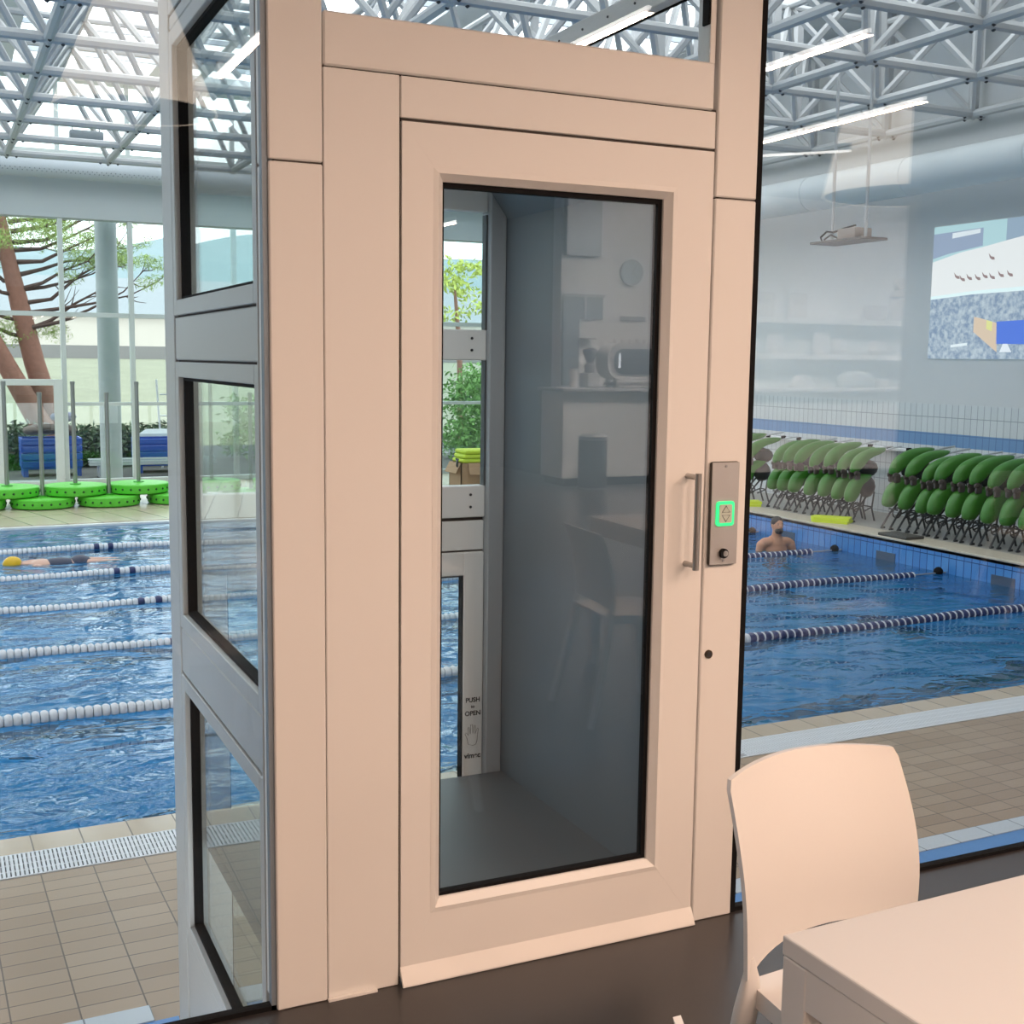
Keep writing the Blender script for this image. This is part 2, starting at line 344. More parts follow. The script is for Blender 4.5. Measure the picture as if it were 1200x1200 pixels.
# ================================================================== SETTING: cafe
YG = 2.645
ZC = 3.75
b = B(); b.box(-4.2, 13.6, -10.6, YG + .02, -.28, 0); struct('floor', b, CFLOOR, 'dark grey resin floor of the cafe', 'floor')
b = B(); b.box(-4.2, 13.6, -10.6, YG + .3, ZC, ZC + .15); struct('ceiling', b, mat('dark_cafe_ceiling', (.10, .105, .11), .9), 'dark cafe ceiling', 'ceiling')
b = B(); b.box(7.2, 13.15, -8.85, -8.62, 0, ZC)
b2 = WHITE; struct('wall_back', b, mat('cafe_white_wall', (.80, .79, .77), .8, 0, .03, 10), 'white back wall of the cafe behind the counter', 'wall')
b = B(); b.box(-4.2, 7.2, -10.6, -10.4, 0, ZC); b.box(7.2, 7.25, -10.4, -8.85, 0, ZC); struct('wall_back_recess', b, mat('dark_recess', (.045, .055, .062), .7), 'dark recess beside the cafe counter', 'wall')
b = B(); b.box(-4.4, -4.2, -10.6, YG, 0, ZC); struct('wall_left_cafe', b, mat('cafe_side_wall', (.10, .11, .12), .8), 'dark left wall of the cafe', 'wall')
b = B(); b.box(13.15, 13.35, -8.85, YG - .2, 0, ZC); struct('wall_right', b, mat('cafe_right_wall', (.11, .125, .135), .8), 'dark grey right wall of the cafe', 'wall')
b = B(); b.box(5.87, 13.15, -1.09, -1.0, 0, ZC); struct('wall_partition', b, mat('dark_partition', (.055, .062, .068), .8), 'dark partition wall right of the cafe tables', 'wall')
# cafe glazing in the plane of the lift front
def pane(name, x0, x1, z0, z1, label):
    b = B(); b.box(x0, x1, YG, YG + .012, z0, z1); return struct(name, b, CAFEGLASS, label, 'window')
pane('window_1', -4.2, .650, .012, ZC, 'large cafe glass pane left of the lift')
pane('window_2', 1.934, 13.15, .012, ZC, 'large cafe glass pane right of the lift')
pane('window_3', .784, 1.768, 2.238, ZC, 'glass pane above the lift door')
b = B(); b.box(1.915, 1.934, YG - .006, YG + .02, 0, ZC); struct('trim_1', b, BLACK, 'black sealant joint beside right door post', 'trim')
b = B(); b.box(1.934, 13.15, YG - .004, YG + .02, -.004, .012); struct('trim_2', b, BLACK, 'black sealant line under right glass', 'trim')
b = B(); b.box(-4.2, .655, YG - .004, YG + .02, -.004, .012); struct('trim_3', b, BLACK, 'black sealant line under left glass', 'trim')
b = B(); b.box(.644, .6555, YG - .004, YG + .02, 0, ZC); struct('trim_4', b, mat('bluish_glass_edge', (.22, .27, .32), .5, .2), 'bright metal edge of left glass beside the lift post', 'trim')

# ================================================================== THE PLATFORM LIFT
lift = thing('platform_lift', 'cream white platform lift with tall glazed door, standing between the cafe and the pool', 'lift', (1.28, 3.3, -1.05))
TOP = 3.7
b = B(); b.box(.656, .775, YG - .012, 2.735, 0, 1.914, .003); b.box(.656, .775, YG - .012, 2.735, 1.918, TOP, .003); obj('left_post', b, PAINT, lift)
b = B(); b.box(.668, .773, YG - .008, 2.73, 1.913, 1.919); obj('joint_line', b, GAP, lift.children[0])
b = B(); b.box(1.790, 1.915, YG - .012, 2.735, 0, 1.910, .003); b.box(1.790, 1.915, YG - .012, 2.735, 1.914, TOP, .003); rpost = obj('right_post', b, PAINT, lift)
b = B(); b.box(1.8, 1.91, YG - .008, 2.73, 1.909, 1.915); obj('joint_line', b, GAP, rpost)
b = B(); b.box(.7775, .9515, YG - .010, 2.70, 0, 2.1195, .002); obj('side_panel', b, PAINT, lift)
b = B(); b.box(.7775, 1.7775, YG - .012, 2.72, 2.1225, 2.236, .004); obj('header', b, PAINT, lift)
b = B(); b.box(.9545, 1.7865, YG - .009, 2.70, 2.030, 2.1195, .002); obj('head_panel', b, PAINT, lift)
for q in ((.775, 1.79, YG - .002, 2.69, 2.0, 2.125), (.775, .79, YG - .002, 2.69, 0, 2.1), (.948, .958, YG - .002, 2.69, .0, 2.03), (1.780, 1.792, YG + .002, 2.69, 0, 2.03)):
    b = B(); b.box(*q); obj('shadow_gap', b, GAP, lift)
b = B(); b.box(1.768, 1.786, YG + .001, 2.69, 2.236, TOP, .002); obj('transom_jamb', b, PAINT, lift)
b = B(); b.box(1.762, 1.768, YG, 2.675, 2.33, 2.56, .001); obj('transom_gasket', b, BLACK, lift)
# door leaf : a mitred frame
x0, x1, z0, z1 = .9565, 1.783, .018, 2.0225; i0, i1, j0, j1 = 1.044, 1.665, .180, 1.916
b = B()
def mitre(pts): b.prism(pts, 'y', YG - .012, YG + .036)
g_ = .00012
mitre([(x0, z0), (i0, j0 + g_), (i0, j1 - g_), (x0, z1)]); mitre([(x1, z0), (x1, z1), (i1, j1 - g_), (i1, j0 + g_)])
mitre([(x0 + g_, z1), (i0 + g_, j1), (i1 - g_, j1), (x1 - g_, z1)]); mitre([(x0 + g_, z0), (x1 - g_, z0), (i1 - g_, j0), (i0 + g_, j0)])
leaf = obj('door_leaf', b, PAINT, lift)
b = B()   # glazing bead, bevelled towards the glass
for q in range(4):
    o_ = [(i0, j0), (i1, j0), (i1, j1), (i0, j1)]; n_ = [(i0 + .016, j0 + .016), (i1 - .016, j0 + .016), (i1 - .016, j1 - .016), (i0 + .016, j1 - .016)]
    A, C, D, E_ = o_[q], o_[(q+1) % 4], n_[(q+1) % 4], n_[q]
    b.quad((A[0], YG - .015, A[1]), (C[0], YG - .015, C[1]), (D[0], YG + .004, D[1]), (E_[0], YG + .004, E_[1]))
    b.quad((E_[0], YG + .004, E_[1]), (D[0], YG + .004, D[1]), (D[0], YG + .030, D[1]), (E_[0], YG + .030, E_[1]))
    k_ = .012
    O2 = [(i0 - k_, j0 - k_), (i1 + k_, j0 - k_), (i1 + k_, j1 + k_), (i0 - k_, j1 + k_)]
    A2, C2 = O2[q], O2[(q+1) % 4]
    b.quad((A2[0], YG - .0125, A2[1]), (C2[0], YG - .0125, C2[1]), (C[0], YG - .015, C[1]), (A[0], YG - .015, A[1]))
obj('glazing_bead', b, PAINT, leaf)
b = B(); frame2(b, i0 + .0155, i1 - .0155, j0 + .0155, j1 - .0155, .007, .012, .009, .012, YG + .012, YG + .034, 0); obj('glass_gasket', b, BLACK, leaf)
b = B(); b.box(i0 + .018, i1 - .018, YG + .018, YG + .028, j0 + .018, j1 - .018); obj('door_glass', b, glass('door_glass', (.94, .96, .965), 1.5), leaf)
b = B(); b.prism([(YG - .012, .026), (YG - .012, .045), (YG - .034, .006), (YG - .034, .002), (YG - .030, .001)], 'x', .955, 1.785); obj('weather_lip', b, PAINT, leaf)
b = B(); b.tube([(1.732, YG - .012, 1.212), (1.732, YG - .062, 1.212)], .0075, 12); b.tube([(1.732, YG - .012, .985), (1.732, YG - .062, .985)], .0075, 12); b.tube([(1.732, YG - .062, 1.222), (1.732, YG - .062, .975)], .0085, 14)
obj('pull_handle', b, STEEL, leaf, True, 'brushed steel tubular pull handle')
# small floor trim under the left post
b = B(); b.box(.775, .895, YG - .022, YG - .012, .0, .006); obj('floor_trim', b, PAINT, lift)
# call panel
b = B(); b.box(1.797, 1.884, YG - .025, YG - .012, .976, 1.247, .006, 2); cp = obj('call_panel', b, mat('dark_plate_edge', (.06, .055, .05), .5), lift, True)
b = B(); b.box(1.7985, 1.8825, YG - .0265, YG - .024, .978, 1.245, .001); obj('face_plate', b, mat('panel_steel', (.46, .45, .44), .42, .55, .04, 300), cp, False, 'brushed steel face plate')
def rrect(cx, cz, hw, hh, r, n=6):
    pts = []
    for (sx, sz, a0) in ((1, 1, 0), (-1, 1, 90), (-1, -1, 180), (1, -1, 270)):
        for k in range(n + 1):
            a = math.radians(a0 + 90 * k / n); pts.append((cx + sx * (hw - r) + r * math.cos(a), cz + sz * (hh - r) + r * math.sin(a)))
    return pts
bx, bz = 1.840, 1.112
b = B(); b.prism(rrect(bx, bz, .0275, .032, .008), 'y', YG - .030, YG - .026); obj('button_ring', b, mat('green_lit_ring', (.02, .5, .2), .4, emit=(.02, .85, .22), estr=1.1), cp, False, 'glowing green button ring')
b = B(); b.prism(rrect(bx, bz, .0195, .024, .004), 'y', YG - .0325, YG - .0295); obj('call_button', b, mat('button_face', (.5, .5, .46), .4, emit=(.2, .5, .25), estr=.12), cp)
b = B()
for (s, zc) in ((1, bz + .011), (-1, bz - .011)):
    for (k, yy) in ((1.0, .0335),):
        P = [(bx - .012, zc - s * .007), (bx + .012, zc - s * .007), (bx, zc + s * .0095)]
        b.tube([(p[0], YG - .033, p[1]) for p in P], .0012, 6, closed=True)
obj('arrow_marks', b, BOLT, cp, False, 'black up and down arrow outlines')
b = B(); b.lathe([(.0125, YG - .036), (.0125, YG - .026)], (1.838, 0, 1.008), 20, 'y'); k1 = obj('key_switch', b, BLACK, cp, True, 'black key switch with steel barrel')
b = B(); b.lathe([(.0075, YG - .039), (.0075, YG - .035)], (1.840, 0, 1.008), 16, 'y'); b.box(1.8385, 1.8415, YG - .0395, YG - .037, 1.003, 1.013); obj('key_barrel', b, STEEL, k1)
for zz in (1.235, .988):
    b = B(); b.lathe([(.0035, YG - .0285), (.0035, YG - .026)], (1.840, 0, zz), 10, 'y'); obj('screw', b, HUB, cp)
b = B(); b.lathe([(.0115, YG - .016), (.0115, YG - .012)], (1.8135, 0, .738), 18, 'y'); kh = obj('keyhole', b, mat('dark_brass', (.09, .07, .05), .35, .7), lift, True, 'round dark lock cylinder')
b = B(); b.lathe([(.007, YG - .0175), (.007, YG - .0155)], (1.8135, 0, .738), 14, 'y'); obj('lock_core', b, BOLT, kh)
# shaft: left side with three windows
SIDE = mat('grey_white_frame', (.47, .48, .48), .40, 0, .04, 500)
xs0, xs1 = .658, .705
b = B(); b.box(xs0, xs1 + .03, 3.82, 3.985, -1.05, TOP, .003); obj('corner_post', b, SIDE, lift)
b = B(); b.box(xs0 - .004, xs1, 2.737, 2.748, -1.05, TOP, .001); obj('front_strip', b, SIDE, lift)
for (za, zb, nm) in ((1.62, 2.44, 1), (.665, 1.482, 2), (-.345, .515, 3), (2.49, 3.4, 4)):
    b = B(); frame_y(b, 2.75, 3.815, za, zb, .045, xs0, xs1)
    f_ = obj('side_window_frame', b, SIDE, lift)
    # dark rebate + glass
    b = B(); frame_y(b, 2.793, 3.772, za + .043, zb - .043, .012, xs0 + .016, xs1 - .004, 0); obj('side_gasket', b, BLACK, f_)
    b = B(); b.box(xs0 + .030, xs0 + .038, 2.80, 3.765, za + .05, zb - .05); obj('side_glass', b, glass('lift_side_glass', (.90, .95, .94), 1.0), f_)
for (za, zb) in ((1.488, 1.614), (.521, .659), (-1.05, -.351), (2.446, 2.484)):
    b = B(); b.box(xs0 + .003, xs1, 2.75, 3.815, za, zb, .003); obj('infill_panel', b, SIDE, lift)
for zz in (1.485, 1.617, .662, .518, -.348, 2.443, 2.487):
    b = B(); b.box(xs0 + .012, xs1, 2.75, 3.815, zz - .006, zz + .006); obj('shadow_gap', b, GAP, lift)
# shaft: back side with pool door
YB = 3.985
BK = mat('back_frame_paint', (.84, .84, .83), .4, 0, .04, 400)
b = B(); b.box(1.765, 1.825, YB - .03, YB + .05, -1.05, 2.12, .003); obj('back_corner_post', b, mat('grey_corner_profile', (.38, .40, .42), .4), lift)
b = B(); b.box(.74, 1.765, YB, YB + .05, 2.01, 2.12, .003); obj('back_lintel', b, BK, lift)
for (za, zb, scr) in ((1.498, 1.604, 2), (.941, 1.054, 2)):
    b = B(); b.box(.74, 1.764, YB, YB + .05, za, zb, .003); p_ = obj('back_cross_panel', b, BK, lift)
    for zz in (za + (zb - za) * .33, za + (zb - za) * .72):
        b = B(); b.lathe([(.005, YB - .003), (.005, YB + .001)], (1.708, 0, zz), 10, 'y'); obj('screw', b, BOLT, p_)
b = B(); b.box(.74, 1.764, YB + .006, YB + .05, .822, .928, .003); obj('back_infill_panel', b, BK, lift)
b = B(); b.box(.74, 1.764, YB + .02, YB + .045, .815, .945); obj('shadow_gap', b, GAP, lift)
b = B(); frame2(b, .76, 1.763, -1.04, .815, .08, .078, .1, .084, YB, YB + .05, .003); bd = obj('pool_door_leaf', b, BK, lift)
b = B(); frame2(b, .838, 1.687, -.945, .733, .005, .006, .006, .007, YB + .004, YB + .04, 0); obj('pool_door_gasket', b, BLACK, bd)
b = B(); b.box(.84, 1.685, YB + .02, YB + .028, -.94, .731); obj('pool_door_glass', b, GLASS, bd)
for (za, zb) in ((1.604, 2.01), (1.054, 1.498)):
    b = B(); b.box(.74, 1.757, YB + .02, YB + .028, za, zb); obj('back_glass', b, GLASS, lift)
b = B(); b.box(1.7575, 1.765, YB - .002, YB + .03, 1.604, 2.0); b.box(1.7575, 1.765, YB - .002, YB + .03, 1.054, 1.498); obj('back_gasket', b, mat('grey_gasket', (.08, .085, .09), .5), lift)
b = B(); b.box(.74, 1.764, YB, YB + .05, 2.9, 3.0); obj('back_top_rail', b, BK, lift)
# sign lettering on the pool door stile
INK = mat('black_ink', (.02, .02, .02), .6)
def text_mesh(s, size, bold=0):
    c = bpy.data.curves.new('lettering', 'FONT'); c.body = s; c.size = size; c.align_x = 'CENTER'; c.extrude = .0004; c.offset = bold
    o = bpy.data.objects.new('lettering', c); COL.objects.link(o); dg = bpy.context.evaluated_depsgraph_get(); dg.update()
    me = bpy.data.meshes.new_from_object(o.evaluated_get(dg)); COL.objects.unlink(o); bpy.data.objects.remove(o)
    me.transform(Matrix.Rotation(PI/2, 4, 'X')); return me
def put_text(s, size, x, z, bold, nm):
    me = text_mesh(s, size, bold); me.transform(Matrix.Translation((x, YB - .0008, z))); return obj(nm, me, INK, bd)
put_text('PUSH', .024, 1.724, .262, .0006, 'sign_lettering'); put_text('to', .017, 1.724, .240, .0003, 'sign_lettering'); put_text('OPEN', .024, 1.724, .212, .0006, 'sign_lettering')
put_text('vimec', .027, 1.724, .052, .0009, 'sign_lettering')
b = B()
hand = [(-.017, .105), (-.021, .125), (-.030, .146), (-.026, .149), (-.016, .138), (-.019, .168), (-.014, .169), (-.009, .142), (-.007, .178), (-.001, .178), (.001, .143), (.006, .174), (.011, .173), (.010, .141), (.019, .163), (.023, .161), (.019, .132), (.018, .115), (.013, .102), (0, .098)]
b.tube([(1.724 + u, YB - .001, v) for u, v in hand], .0009, 5, closed=True); obj('hand_mark', b, mat('grey_ink', (.12, .12, .12), .6), bd, False, 'outlined hand symbol')
# car: floor, right wall, ceiling
b = B(); b.box(.72, 1.83, 2.74, YB - .035, -.05, 0); obj('car_floor', b, LIFTFLOOR, lift, False, 'dark grey lift floor')
b = B(); b.box(1.826, 1.86, 2.70, YB + .02, -.02, 2.06, .002); obj('car_right_wall', b, LIFTPANEL, lift, False, 'blue grey lift wall panel')
b = B(); b.box(.74, 1.86, 2.76, YB - .04, 2.075, 2.11); obj('car_ceiling', b, mat('car_ceiling_grey', (.30, .29, .29), .6), lift)
LIFTPOS = (1.20, 3.25, 2.06)
b = B(); b.lathe([(.07, 2.068), (.07, 2.075)], (1.20, 3.25, 0), 20); obj('added_car_lamp', b, mat('added_lift_glow', (1, 1, 1), .5, emit=(1, .97, .92), estr=6), lift)  # disc and area lamp below are added, unseen, to brighten the back panels
lp_ = area('added_lift_fill', (1.20, 3.25, 2.064), (0, 0, 0), .12, .12, 7.0, (1, .97, .93))
b = B(); b.prism([(1.76, 2.075), (1.826, 1.985), (1.826, 2.075)], 'y', 2.76, YB - .035); obj('car_cornice', b, LIFTPANEL, lift)
b = B(); b.box(.96, 1.78, 2.70, 2.75, -.02, .0); obj('door_sill', b, ALU, lift)
# upper right beam inside the transom
b = B(); b.box(1.765, 1.80, 2.74, 3.98, 2.435, 2.497, .002); bm_ = obj('top_beam', b, BK, lift)
for k in range(5):
    b = B(); b.lathe([(.0035, 1.762), (.0035, 1.766)], (0, 2.86 + k * .15, 2.468), 8, 'x'); obj('screw', b, BOLT, bm_)
b = B(); b.box(1.80, 1.806, 2.74, 3.98, 2.431, 2.437); obj('beam_edge', b, BLACK, lift)


# ================================================================== ROOF SPACE FRAME
sf = thing('space_frame', 'white tubular steel space frame carrying the pool hall roof', 'roof truss', (2, 15, 4.95))
GX = [1.27 + 1.69 * k for k in range(-5, 8)]; GY = [14.82 + 1.72 * j for j in range(-5, 6)]
ZB, ZT = 4.95, 6.25
for y in GY:
    b = B(); b.tube([(GX[0], y, ZB), (GX[-1], y, ZB)], .062, 8); obj('bottom_chord', b, TRUSS, sf, True)
for x in GX:
    b = B(); b.tube([(x, GY[0], ZB), (x, GY[-1], ZB)], .062, 8); obj('bottom_chord', b, TRUSS, sf, True)
TX = [(GX[i] + GX[i+1]) / 2 for i in range(len(GX) - 1)]; TY = [(GY[i] + GY[i+1]) / 2 for i in range(len(GY) - 1)]
for y in TY:
    b = B(); b.tube([(TX[0], y, ZT), (TX[-1], y, ZT)], .05, 8); obj('top_chord', b, TRUSS, sf, True)
for x in TX:
    b = B(); b.tube([(x, TY[0], ZT), (x, TY[-1], ZT)], .05, 8); obj('top_chord', b, TRUSS, sf, True)
webs = []
for i, x in enumerate(TX):
    for j, y in enumerate(TY):
        for (di, dj) in ((0, 0), (1, 0), (0, 1), (1, 1)):
            a, c = (GX[i + di], GY[j + dj], ZB), (x, y, ZT)
            pa, pc = to_px(a), to_px(c); vis = any(-20 < p[0] < 1220 and -20 < p[1] < 300 for p in (pa, pc, ((pa[0]+pc[0])/2, (pa[1]+pc[1])/2)))
            webs.append((-math.hypot(pa[0] - pc[0], pa[1] - pc[1]) if vis else 0, a, c))
webs.sort()
for w_ in webs[:100]:
    b = B(); b.tube([w_[1], w_[2]],   .048, 6); obj('diagonal_strut', b, TRUSS, sf, True)
b = B()
for w_ in webs[100:]: b.tube([w_[1], w_[2]], .048, 5)
o = obj('diagonal_strut', b, TRUSS, sf, True); o['kind'] = 'stuff'
nodes = []
for x in GX:
    for y in GY:
        p = to_px((x, y, ZB)); vis = -20 < p[0] < 1220 and -20 < p[1] < 260
        nodes.append((0 if vis else 1, y, x))
nodes.sort()
def hub(b, x, y):
    b.ball((x, y, ZB), .088, 1)
    for (dx, dy) in ((1, 0), (-1, 0), (0, 1), (0, -1)): b.tube([(x + dx * .09, y + dy * .09, ZB), (x + dx * .17, y + dy * .17, ZB)], .060, 8)
def hubbolts(b, x, y):
    for (dx, dy) in ((1, 0), (-1, 0), (0, 1), (0, -1)): b.ball((x + dx * .15, y + dy * .15, ZB - .055), .026, 1)
hb = B()
for q, (v, y, x) in enumerate(nodes):
    if q < 100:
        b = B(); hub(b, x, y); h = obj('node_hub', b, TRUSS, sf, True)
        if v == 0: b = B(); hubbolts(b, x, y); obj('bolt', b, BOLT, h)
    else: hub(hb, x, y)
o = obj('node_hub', hb, TRUSS, sf, True); o['kind'] = 'stuff'
for x in GX[-4:]:
    for y in GY[1:-1]:
        b = B(); b.box(x - .05, x + .05, y - .05, y + .05, ZB + .05, 6.7); obj('hanger_post', b, TRUSS, sf)
# ventilation ducts
DUCT = mat('pale_duct_fabric', (.66, .70, .71), .6, 0, .05, 3)
b = B(); b.tube([(12.72, 4, 4.18), (12.72, 10, 4.18), (12.72, 16, 4.18), (12.72, 24.6, 4.18)], .27, 28)
for k in range(9): b.tube([(12.72, 5 + k * 2.2, 4.18), (12.72, 5.04 + k * 2.2, 4.18)], .278, 28)
single('ventilation_duct', b, DUCT, 'big round white air duct along the end wall under the truss', 'duct', smooth=True)
dt = thing('fabric_duct', 'grey perforated air duct along the facade beam', 'duct', (2, 24.9, 4.7))
b = B(); b.tube([(X0 + .5, 25.1, 4.98), (XW - .8, 25.1, 4.98)], .19, 24); obj('sleeve', b, mat('grey_fabric', (.46, .50, .53), .7), dt, True)
b = B(); x = .8
while x < 4.6:
    for zz in (4.93, 4.89): b.ball((x + (zz == 4.89) * .04, 25.1 - math.sqrt(.19**2 - (zz - 4.98)**2), zz), .010, 1)
    x += .085
o = obj('air_hole', b, BOLT, dt); o['kind'] = 'stuff'
# high bay lamp hanging in the truss on the left
hl = thing('high_bay_floodlight', 'grey floodlight hanging from the truss before the clerestory', 'light', (2.52, 22.88, 5.17))
b = B(); b.box(2.24, 2.80, 22.75, 23.0, 5.17, 5.33, .03, 2); obj('housing', b, mat('lamp_grey', (.24, .27, .29), .4), hl, True)
b = B(); b.tube([(2.30, 22.88, 5.31), (2.30, 22.88, 5.42), (2.74, 22.88, 5.42), (2.74, 22.88, 5.31)], .018, 6); obj('bracket', b, HUB, hl)

# ================================================================== PROJECTOR and PROJECTED PICTURE
pj = thing('ceiling_projector', 'projector on a small shelf hung by two white rods from the roof', 'projector', (10.0, 11.85, 2.95))
b = B(); b.box(9.8, 10.2, 11.42, 12.35, 2.955, 2.985, .004); obj('shelf', b, mat('brown_grey_shelf', (.16, .14, .13), .5), pj)
b = B(); b.box(9.86, 10.12, 11.60, 11.92, 2.985, 3.11, .015, 2); bo = obj('projector_body', b, mat('projector_shell', (.30, .25, .22), .45), pj, True)
b = B(); b.lathe([(.05, 10.12), (.05, 10.16), (.035, 10.17)], (0, 11.76, 3.045), 16, 'x'); obj('lens', b, BLACK, bo)
b = B(); b.tube([(9.95, 12.3, 2.99), (9.95, 12.33, 3.05), (9.95, 12.22, 3.11), (9.95, 12.1, 3.09), (9.95, 11.9, 3.12), (9.95, 11.7, 3.14)], .012, 6); b.tube([(9.98, 12.3, 3.02), (9.98, 12.18, 3.07), (9.98, 12.05, 3.02)], .010, 6); obj('cable', b, BLACK, pj, True)
for yy in (12.18, 11.58):
    b = B(); b.tube([(10, yy, 2.97), (10, yy, 4.95)], .02, 8); obj('hanging_rod', b, TRUSS, pj, True)
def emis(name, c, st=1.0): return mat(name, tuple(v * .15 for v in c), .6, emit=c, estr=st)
XS = XW - .012
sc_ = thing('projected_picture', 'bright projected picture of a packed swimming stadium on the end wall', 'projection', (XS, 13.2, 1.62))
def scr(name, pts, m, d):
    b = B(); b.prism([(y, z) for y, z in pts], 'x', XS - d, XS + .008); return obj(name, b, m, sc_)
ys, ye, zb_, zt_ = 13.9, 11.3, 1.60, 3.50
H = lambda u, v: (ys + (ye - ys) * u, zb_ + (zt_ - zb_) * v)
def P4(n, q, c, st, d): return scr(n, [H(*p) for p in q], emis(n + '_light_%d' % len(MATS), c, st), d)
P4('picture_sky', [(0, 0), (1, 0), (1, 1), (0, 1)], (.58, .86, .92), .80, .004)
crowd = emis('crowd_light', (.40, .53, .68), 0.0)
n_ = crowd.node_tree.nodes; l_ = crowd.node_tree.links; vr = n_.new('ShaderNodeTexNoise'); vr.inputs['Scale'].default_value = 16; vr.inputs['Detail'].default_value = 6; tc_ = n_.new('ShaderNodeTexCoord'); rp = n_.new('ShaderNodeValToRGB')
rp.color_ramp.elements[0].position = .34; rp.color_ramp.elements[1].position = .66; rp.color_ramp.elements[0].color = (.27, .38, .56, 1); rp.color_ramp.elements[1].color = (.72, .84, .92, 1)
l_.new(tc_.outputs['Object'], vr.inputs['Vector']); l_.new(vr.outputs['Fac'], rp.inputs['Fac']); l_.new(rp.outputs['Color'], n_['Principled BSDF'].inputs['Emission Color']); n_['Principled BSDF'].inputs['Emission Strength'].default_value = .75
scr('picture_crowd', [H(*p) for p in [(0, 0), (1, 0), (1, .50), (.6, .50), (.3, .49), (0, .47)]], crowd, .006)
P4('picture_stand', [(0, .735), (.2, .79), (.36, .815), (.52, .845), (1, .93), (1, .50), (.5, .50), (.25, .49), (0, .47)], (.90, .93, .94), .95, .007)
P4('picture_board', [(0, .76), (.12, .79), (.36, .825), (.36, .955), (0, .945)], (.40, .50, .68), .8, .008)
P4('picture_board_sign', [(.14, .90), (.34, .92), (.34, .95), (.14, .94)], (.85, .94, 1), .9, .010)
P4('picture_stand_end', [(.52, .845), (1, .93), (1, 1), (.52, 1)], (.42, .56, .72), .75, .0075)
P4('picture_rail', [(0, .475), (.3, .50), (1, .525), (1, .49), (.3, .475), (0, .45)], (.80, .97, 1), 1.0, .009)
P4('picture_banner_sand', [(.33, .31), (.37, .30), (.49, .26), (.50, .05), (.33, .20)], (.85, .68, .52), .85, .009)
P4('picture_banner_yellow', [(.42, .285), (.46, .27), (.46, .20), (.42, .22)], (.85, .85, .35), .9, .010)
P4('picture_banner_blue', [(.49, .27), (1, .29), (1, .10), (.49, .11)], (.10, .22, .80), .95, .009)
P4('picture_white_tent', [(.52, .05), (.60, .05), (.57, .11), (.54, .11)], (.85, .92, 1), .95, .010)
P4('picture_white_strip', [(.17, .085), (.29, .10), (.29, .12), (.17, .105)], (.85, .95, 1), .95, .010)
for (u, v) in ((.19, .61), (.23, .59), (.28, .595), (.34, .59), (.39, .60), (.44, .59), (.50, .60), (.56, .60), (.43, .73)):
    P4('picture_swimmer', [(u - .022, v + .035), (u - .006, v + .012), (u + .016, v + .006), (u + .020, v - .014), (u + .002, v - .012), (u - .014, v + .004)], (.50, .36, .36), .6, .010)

# ================================================================== LANE ROPES
WFL = mat('white_rope_float', (.66, .69, .72), .45); NFL = mat('navy_rope_float', s2l(28, 44, 92), .4)
def fl_mesh(r, h, name, m):
    b = B(); b.lathe([(.012, -h), (r * .8, -h * .85), (r, -h * .3), (r, h * .3), (r * .8, h * .85), (.012, h)], seg=10, ax='x'); me = b.mesh(name, True); me.materials.append(m); return me
mw = fl_mesh(.052, .030, 'white_float', WFL); mn = fl_mesh(.055, .040, 'navy_float', NFL); mws = fl_mesh(.053, .010, 'white_disc', WFL)
LBL = ['lane rope of white floats nearest the cafe, navy at its right end', 'second lane rope from the cafe, white floats turning navy', 'third lane rope from the cafe, white floats turning navy', 'fourth lane rope from the cafe, just before the swimmer in yellow cap', 'farthest lane rope, behind the swimmer in yellow cap']
for q, y0 in enumerate((9.07, 11.13, 13.10, 15.02, 17.06)):
    rp_ = thing('lane_rope', LBL[q], 'lane rope', (-4, yp(y0, -4), ZW), 'lane ropes across the pool')
    b = B(); b.tube([(x, yp(y0, x), ZW + .012) for x in (X0 + .1, 0, 5, XP)], .009, 6); obj('cable', b, mat('rope_cable', (.25, .27, .3), .5), rp_)
    fl = []
    x = -3.0
    while x < XP - .55:
        navy = x > 6.78; p = to_px((x, yp(y0, x), ZW)); pair = abs(x - 1.88) < .03 or abs(x - 2.06) < .03
        vis = (-5 < p[0] < 206) or (214 < p[0] < 306) or (505 < p[0] < 546) or (855 < p[0] < 1205)
        fl.append((0 if vis else 1, x, 'n' if (navy or pair) else 'w'))
        x += .088 if navy else .060
    fl.sort(key=lambda t: (t[0], -t[1] if t[1] < 5 else t[1])); cnt = {'n': 0, 'w': 0}; rest = {'n': B(), 'w': B()}
    for (v, x, k) in fl:
        zz = ZW + .012 + .012 * math.sin(x * 2.1 + q); nm = {'n': 'navy_float', 'w': 'white_float'}[k]
        if v == 0 and cnt[k] < 100:
            o = bpy.data.objects.new(nm, {'n': mn, 'w': mw}[k]); COL.objects.link(o); o.parent = rp_; o.matrix_parent_inverse = wimat(rp_); o.location = (x, yp(y0, x), zz); o.rotation_euler = (0, 0, ROT); cnt[k] += 1
            if k == 'n' and x > 6 and x < XP - .6:
                d = bpy.data.objects.new('white_disc', mws); COL.objects.link(d); d.parent = o; d.location = (.045, 0, 0)
        else: rest[k].lathe([(.012, -.03), (.05, -.02), (.05, .02), (.012, .03)], (x, yp(y0, x), zz), 8, 'x')
    for k in 'nw':
        if len(rest[k].bm.verts): o = obj({'n': 'navy_float', 'w': 'white_float'}[k], rest[k], {'n': NFL, 'w': WFL}[k], rp_, True); o['kind'] = 'stuff'
    b = B(); b.ball((XP - .12, yp(y0, XP), ZW + .03), .06, 2); obj('end_float', b, BLACK, rp_, True)

